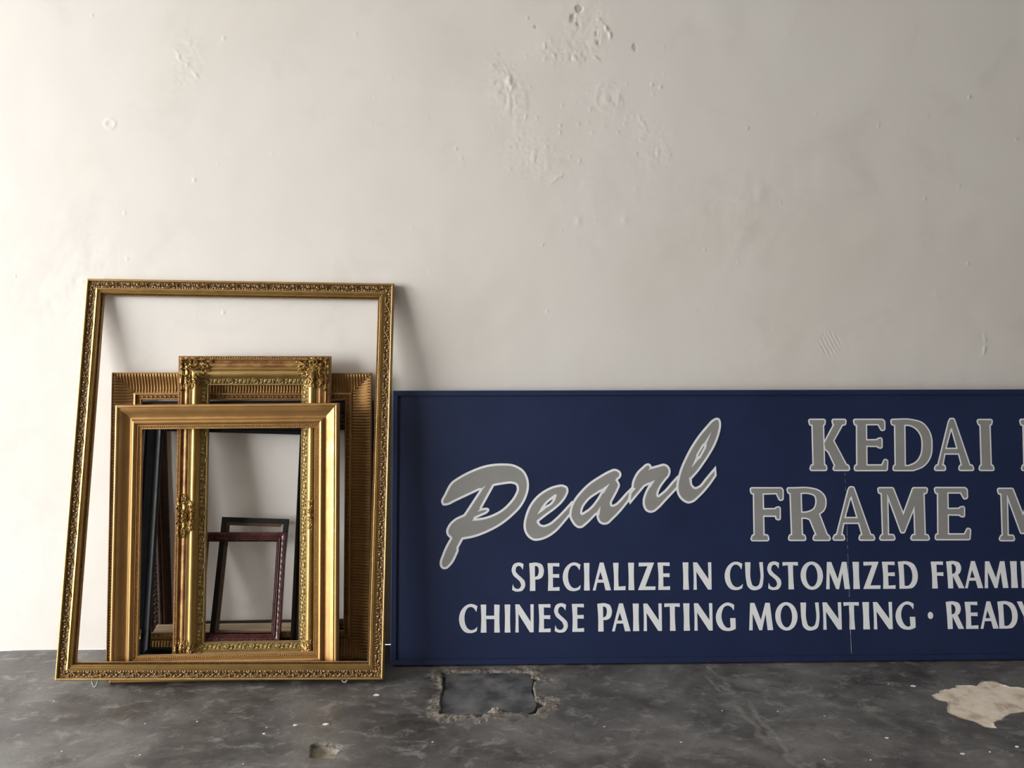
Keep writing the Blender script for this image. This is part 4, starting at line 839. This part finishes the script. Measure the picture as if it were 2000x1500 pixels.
# lettering outlines on the board, in millimetres from its lower left
SERIF = [('K',[[[(1384.5,786.3),(1411.6,786.2),(1410.2,629.4),(1383.2,629.5)]],[[(1373.6,787.9),(1417.9,787.8),(1416.6,779.5),(1375.4,779.6)]],[[(1372.8,628.5),(1417.4,628.3),(1416.6,635.5),(1375.1,635.7)]],[[(1461.5,780.9),(1479.2,780.8),(1442,719.1),(1424.2,702.2),(1421.4,711.4)]],[[(1452.9,787.7),(1488.4,787.5),(1487,780.3),(1454.2,780.4)]],[[(1442.2,724.2),(1456.8,695.9),(1487.3,634.2),(1458.2,634.3),(1435.6,685.7),(1423.1,698.6)]],[[(1450.7,628.2),(1494.3,628),(1492.5,635.2),(1454.6,635.3)]]]),('E',[[[(1535.8,785.8),(1557.8,785.8),(1553.6,628.7),(1530.7,628.8)]],[[(1526,787.4),(1617,787.1),(1619.3,780.9),(1556.6,781.1),(1527.7,779.1)]],[[(1610.1,785.6),(1620,784),(1619.6,762.3),(1616.4,761.3),(1608.7,776.8)]],[[(1551.5,718.2),(1603.7,719),(1603.2,707.7),(1551.1,708.9)]],[[(1602.3,723.1),(1608.6,724.7),(1607.7,702),(1602.5,703.6)]],[[(1522.4,627.3),(1523.7,634.5),(1618.4,634.1),(1622.3,626.9)]],[[(1613.2,633.6),(1622.8,652.6),(1624.9,651.5),(1622.3,626.9),(1612.9,627)]]]),('D',[[[(1653.1,787),(1716.4,786.3,1),(1752.6,774.8,1),(1773.3,745.2,1),(1777.7,705,1),(1770.1,666.3,1),(1748,639.7,1),(1714.5,626.5),(1653.5,626.8),(1654.9,633.4),(1661.2,636),(1665.2,776.6),(1653.8,779.8)],[(1688.3,778.1),(1708.2,778.1,1),(1735.9,764.5,1),(1752.5,738.6,1),(1755.7,705,1),(1748.3,669,1),(1728.3,643.4,1),(1701.7,631.7),(1683.5,631.8)]]]),('A',[[[(1848.5,782.3),(1852.5,789.5),(1858.8,789.5),(1861.1,782.2),(1844.7,758.5),(1824.3,694.5),(1810.5,635.3),(1805.3,635.3)]],[[(1852.5,789.5),(1858.8,789.5),(1861.1,782.2),(1904.6,634.9),(1887.4,635),(1879.3,672.6),(1860.2,752.2)]],[[(1821.4,688.8),(1879.6,688.6),(1880.8,681.4),(1819,681.6)]],[[(1794.4,626.7),(1820,626.6),(1818.8,633.2),(1797.9,633.3)]],[[(1877,626.3),(1915.7,626.1),(1913.4,632.8),(1879.4,633)]]]),('I',[[[(1948,785.6),(1987.5,785.5),(1985.5,778.2),(1949.8,778.3)]],[[(1956.8,781.9),(1979.4,781.9),(1976.1,629.5),(1953.6,629.6)]],[[(1946.1,626),(1984.8,625.8),(1983.1,632.5),(1948.5,632.7)]]]),('B',[[[(2104.4,784.1),(2129.2,784),(2123.4,626.3),(2099.2,626.4)]],[[(2094,785.7),(2145.1,785.5),(2144.7,777.2),(2095.6,777.4)]],[[(2090.8,625.4),(2135.9,625.2),(2136.3,632.4),(2093.3,632.6)]],[[(2113.5,785.6),(2160.9,784.9,1),(2186.4,768.2,1),(2187.5,742.3,1),(2161.9,711.3,1),(2189.4,685.3,1),(2190,651.7,1),(2156.9,625.1),(2104.4,625.3)],[(2128.8,776.7),(2155.1,776.1,1),(2167.4,760.5,1),(2163.3,734.6,1),(2143.7,715),(2125.3,715)],[(2125.4,698.5),(2150.7,699.4,1),(2169.6,680.2,1),(2166.1,646.7,1),(2146.8,632.3),(2123.2,632.4)]]]),('F',[[[(1179.7,559),(1200.3,558.9),(1199.3,401.9),(1177.8,402.1)]],[[(1169.4,560.1),(1265.4,559.6),(1267.8,552.5),(1200.6,550.8),(1170.7,551.9)]],[[(1257.6,558.6),(1267.9,556.5),(1267.1,530.6),(1264,530.1),(1256.3,547.4)]],[[(1196.3,490.4),(1251.9,491.1),(1251.5,477.4),(1195.9,478.2)]],[[(1251.6,495.7),(1256.2,496.6),(1255.3,465.7),(1251.7,466.8)]],[[(1167.4,397.6),(1214.6,397.3),(1212.8,404.9),(1170.7,405.1)]]]),('R',[[[(1302.6,558.4),(1328,558.3),(1327.9,401.1),(1303.2,401.3)]],[[(1292.8,559.5),(1330.1,559.3),(1329.8,552.2),(1294.7,552.3)]],[[(1375.2,397.3),(1420.5,397),(1417.7,404.1),(1377.5,404.4)]],[[(1292.8,397.8),(1338.6,397.5),(1336.8,404.6),(1295.1,404.9)]],[[(1374,484.3),(1386.8,479.2),(1413.5,403.1),(1387.7,403.3),(1364.1,464.1),(1342.7,472.8)]],[[(1309.4,559.4),(1361.1,559.1,1),(1391.9,550.8,1),(1408.3,533.4,1),(1410.8,514.6,1),(1405.5,495.8,1),(1385.3,480.7,1),(1358.1,471.7,1),(1316.8,471)],[(1327.7,552.2),(1360.9,552,1),(1383.8,541.7,1),(1388.6,517.3,1),(1379.5,492.9,1),(1353.2,479.9,1),(1325.3,478.5)]]]),('A',[[[(1497,554.5),(1501.2,561.8),(1507.8,561.7),(1510.3,554.4),(1493.3,530.4),(1472.5,465.9),(1458.7,406.3),(1453.1,406.3)]],[[(1501.2,561.8),(1507.8,561.7),(1510.3,554.4),(1558.3,405.6),(1540,405.8),(1531,443.7),(1509.7,524.1)]],[[(1469.5,460.2),(1531.1,459.8),(1532.5,452.5),(1467.1,452.9)]],[[(1441.8,397.6),(1468.8,397.4),(1467.4,404.1),(1445.3,404.3)]],[[(1529.2,397),(1570.1,396.7),(1567.7,403.5),(1531.6,403.7)]]]),('M',[[[(1610,556.9),(1620.4,556.8),(1617,401.9),(1608.7,401.9)]],[[(1599.1,558.5),(1641.2,558.3),(1641,551.6),(1600.4,550.8)]],[[(1617.8,558.4),(1641.2,558.3),(1676.4,458.8),(1669.5,420.3),(1629.1,542.5)]],[[(1715.6,557.9),(1725.1,535.9),(1672.7,420.2),(1669.7,424.3),(1676.7,464.9)]],[[(1719.2,556.3),(1743.2,556.2),(1740.7,401.1),(1717.4,401.2)]],[[(1715.6,557.9),(1755.2,557.7),(1753.3,550),(1718.9,550.2)]],[[(1598.7,396.9),(1638,396.7),(1636.2,403.3),(1602,403.5)]],[[(1703.7,396.3),(1754,395.9),(1751.7,402.5),(1707.1,402.8)]]]),('E',[[[(1801.1,556.3),(1824.5,556.2),(1819.1,398.3),(1794.8,398.5)]],[[(1790.7,557.9),(1887.3,557.4),(1889.8,551.2),(1823.1,551.5),(1792.5,549.6)]],[[(1880,555.9),(1890.5,554.3),(1890,532.4),(1886.6,531.4),(1878.5,547)]],[[(1817.3,488.2),(1872.8,488.9),(1872.2,477.5),(1816.9,478.9)]],[[(1871.3,493.1),(1878.1,494.6),(1876.9,471.8),(1871.5,473.4)]],[[(1785.9,397),(1787.3,404.2),(1887.9,403.6),(1892,396.3)]],[[(1882.4,403.1),(1892.7,422.1),(1894.9,421.1),(1892,396.3),(1882,396.4)]]]),('M',[[[(2016,552.8),(2026.5,552.8),(2021.2,397.3),(2012.8,397.4)]],[[(2005.1,554.4),(2047.5,554.2),(2047.1,547.5),(2006.3,546.7)]],[[(2023.9,554.3),(2047.5,554.2),(2081.7,454.4),(2074.3,415.8),(2035.1,538.4)]],[[(2122.4,553.8),(2131.6,531.7),(2077.4,415.7),(2074.5,419.8),(2082,460.5)]],[[(2125.9,552.3),(2150.1,552.1),(2145.7,396.5),(2122.2,396.7)]],[[(2122.4,553.8),(2162.2,553.6),(2160.2,545.9),(2125.6,546.1)]],[[(2002.7,392.4),(2042.2,392.1),(2040.5,398.7),(2006.1,398.9)]],[[(2108.4,391.7),(2159,391.4),(2156.8,398),(2111.9,398.3)]]])]
SCRIPT = [('P',[[(134.3,523.9,1),(145,550.7,1),(172.8,594.3,1),(182.1,600.5,1),(232.9,627.8,1),(283.9,645.3,1),(334.9,650.5,1),(377.4,645.8,1),(408,627,1),(423.1,596.5,1),(424.7,571.2,1),(416,537.5,1),(398.9,507.4,1),(368.2,475.7,1),(325.9,444.1,1),(283.6,422.7,1),(241.4,407.9,1),(206.9,401.5),(191.8,374.1),(192.6,366.6,1),(187.6,353.4,1),(165.8,317,1),(152.4,306.4,1),(142.3,305.6,1),(132.3,314,1),(130.2,327.2,1),(137.2,350.4,1),(152.2,385.2,1),(163.9,405.9),(153.8,416.8,1),(150.9,428.5,1),(157.1,446.8,1),(177.3,468.4,1),(209.3,484.1),(261.4,562.7),(216,541.9,1),(182.2,526.2,1),(150.2,512.8,1),(140,513.5,1)],[(309.2,576.3),(343.2,581.7,1),(368.7,583.3,1),(381.4,578.1,1),(384.4,568,1),(377,546.2,1),(358.3,521,1),(334.5,499.3,1),(305.7,483.6,1),(275.2,473.7,1),(248.2,470),(266.8,477.9,1),(289.6,490.4,1),(293.8,497.9,1),(290.5,503.3,1),(280.3,505,1),(268.5,503.4)]],[[(261.8,563.6),(282.1,579),(267.7,560.2)],[(269.3,506.4),(253.3,491.7),(266.8,495.5)],[(248.2,477.2),(235,461.4),(249.9,465.5)]]),('e',[[(406.2,448.7,1),(410.6,473.8,1),(424.3,508.9,1),(448.3,540.7,1),(480.7,564.2,1),(514.9,577.5,1),(538.7,579.4,1),(553.1,571.4,1),(556.1,558.7,1),(550.3,541.9,1),(534.8,520.1,1),(510.8,498.4,1),(485.2,480.1,1),(458.3,459.8),(460.4,452.5,1),(469.7,447.8,1),(490.1,453.2,1),(514,471.5,1),(537.9,494.9,1),(567.1,526.3),(573.9,521.6),(568.4,484.6),(558.1,473.8),(537.5,449.6,1),(513.6,424.6,1),(486.3,406.4,1),(460.9,397.4,1),(440.6,396.3,1),(423.7,405.1,1),(412,420.2,1),(406.7,437,1)],[(476.9,508.6),(488.9,522,1),(505.7,533.2),(495.7,520.3,1)]],[[(451.6,481.6),(465,504.5),(477,520.4),(494.1,536.3),(510.4,548),(516.7,547.5),(514.9,537.9),(493.9,513.6),(470,493.6)],[(457.9,461.8),(449.1,462.7),(450.3,451.8),(459.6,451.7)]]),('a',[[(572.3,528.3,1),(563.9,511.5,1),(559,493.1,1),(558.1,473.8,1),(564.8,457.8,1),(576.5,442.6,1),(588.3,436.2,1),(600.2,437.5,1),(613.9,447.4,1),(647.4,479.5),(650.1,465.7,1),(656.5,453.9,1),(670,447.1,1),(685.3,449,1),(700.8,462,1),(725,485.4,1),(753.6,518.9),(759.7,527.3),(767,557.7),(765.2,569.9),(746.4,551.9,1),(725.6,529.2,1),(710.1,515.8,1),(700.1,513.3,1),(700.2,519.2,1),(708.6,536,1),(722.7,563,1),(727.7,577.3,1),(725.6,584.9,1),(720.6,593.8),(730.1,602.7,1),(733.1,611.1,1),(729.5,622.2,1),(720.2,629,1),(708.3,631.1,1),(692.8,625.7,1),(658.4,607.3,1),(624,584.6,1),(594.7,556.9,1)],[(600.7,486.5),(602.6,497.9,1),(619.9,524.7,1),(664.6,556.5),(650.6,533,1),(623,501.1,1)]],[[(657.8,558.2),(693.1,582.6),(673,549.7)],[(644.9,482.5),(662.2,508),(657.4,477.4)],[(720.4,585),(710.8,592.6),(723.2,598.5)]]),('r',[[(759.5,512.5),(810,571),(823.4,577.7),(809.6,550.7,1),(802.4,527.1,1),(803.7,506.9,1),(812,491.7,1),(827.2,485.2,1),(841,488.1,1),(854.8,498.2,1),(882.7,526.7,1),(915,559.5),(928.2,573.8),(928.8,604.3),(920.3,608.1),(897.5,584.1,1),(876.5,560.5,1),(854.8,543.4),(856.1,551.3,1),(866.5,572.4,1),(880.5,591,1),(893.7,607,1),(897.6,621.4,1),(894.2,635,1),(885,644.4,1),(873,647.5,1),(861,644.5,1),(834.3,637.5),(831,644.7,1),(823.3,648.8,1),(814.7,646.9,1),(802.5,637.1,1),(786.9,622.8,1),(774.6,603.3,1),(767.4,584.7,1),(765.5,569.5),(759.3,556),(754.9,528.2)]],[[(830,637),(838.5,633.6),(821.5,625.2)],[(810,571),(804.9,576.1),(844.6,593.2),(828.7,568.4),(820.2,567.6)],[(764.7,571.2),(779.8,566.1),(759.6,542.2),(758.8,555.2)]]),('l',[[(1057.3,800.3,1),(1043.3,795.1,1),(1022.1,774.6,1),(993.7,741.8,1),(969.5,707.6,1),(946.6,666.8,1),(929.3,628.8,1),(922,606,1),(916.7,584,1),(915.1,563.7,1),(920.6,541.7,1),(934,524.7,1),(954.3,515.2,1),(971.5,519.5,1),(992.5,536.3,1),(1031.2,578.4,1),(1051.8,607.1),(1049.9,640.1),(1025.1,612.4,1),(1009.2,593.8,1),(989.9,573.5,1),(977.8,569.8,1),(969.4,578.7,1),(968.1,596),(992.7,622.7,1),(1005.1,639.3,1),(1030.8,676,1),(1052.4,714.2,1),(1065.7,749.7,1),(1070.6,774.4,1),(1069.4,789.5,1),(1065.5,797.1,1)],[(1012.9,708.2),(1010.4,700.7),(992.1,669.6),(991.5,674.1),(1006.5,699.3)]],[[(1037.9,754.6),(1011,714.3),(986.7,676.2),(967.6,633.4),(993.3,662.5),(1013.4,699.3),(1027.9,730.7)],[(973.4,602.4),(958.2,600.4),(960.9,583.8),(973,583.8)]])]
SMALL = [('S',365.8,411.2,233.5,323.2),('P',424,472.6,233.5,323.1),('E',484.4,523.5,233.5,323),('C',534.3,593.4,233.5,322.9),('I',604.2,623.1,233.5,322.8),('A',632.9,693.1,233.5,322.7),('L',700.9,741.5,233.5,322.6),('I',750.7,770.3,233.5,322.6),('Z',782.9,840.5,233.5,322.5),('E',848.3,888.3,233.4,322.4),('I',931.5,950.8,233.4,322.3),('N',966.1,1026.7,233.2,322.1),('C',1070.2,1130.2,232.8,321.6),('U',1138.9,1198.4,232.5,321.4),('S',1212,1258.5,232.2,321.1),('T',1263.9,1315.4,232,320.9),('O',1323.2,1398,231.7,320.6),('M',1407.1,1487.1,231.5,320.4),('I',1498.1,1520,231.4,320.2),('Z',1531.8,1589.5,231.4,320.1),('E',1596.9,1639.5,231.3,319.9),('D',1650.5,1715.7,231.3,319.7),('F',1761.1,1802,231.2,319.4),('R',1813,1870.9,231.2,319.3),('A',1872.3,1933.9,231.1,319.1),('M',1938.6,2018.8,231,318.9),('I',2028.5,2051.2,231,318.7),('N',2063.8,2126.1,230.9,318.6),('G',2138.3,2204.1,230.8,318.4),('C',193.8,254,101.4,191.2),('H',264.7,326.8,100.8,190.6),('I',342.8,361.6,100.5,190.3),('N',377.7,438.1,100.5,190.5),('E',453.7,493.1,100.5,190.6),('S',504.4,550.1,100.5,190.8),('E',563.4,602.9,100.7,190.6),('P',647.2,695.2,101,190.3),('A',694.3,755.5,101.2,190.1),('I',763.8,784,101.4,190),('N',798.7,859.5,101.3,189.8),('T',868,919.2,101.2,189.7),('I',930.7,951.3,101.1,189.6),('N',965.9,1026.9,101,189.5),('G',1037.7,1102.8,100.8,189.3),('M',1146.8,1226.5,100.6,189.1),('O',1234.6,1308.6,100.5,189),('U',1319.6,1380.4,100.5,188.9),('N',1393,1455.4,100.5,188.9),('T',1462.9,1514.2,100.4,188.8),('I',1526,1548.3,100.4,188.8),('N',1561.5,1625,100.2,188.6),('G',1635.2,1701,99.9,188.2),('.',1743,1761.3,99.5,187.8),('R',1805.3,1863,99.2,187.4),('E',1868.5,1911.1,98.9,187.1),('A',1918,1978.5,98.9,186.9),('D',1978.6,2044.7,98.8,186.8),('Y',2044.4,2103,98.7,186.7)]
SEAM = [(1484.2,617.1),(1483.1,23.9)]
build_sign()
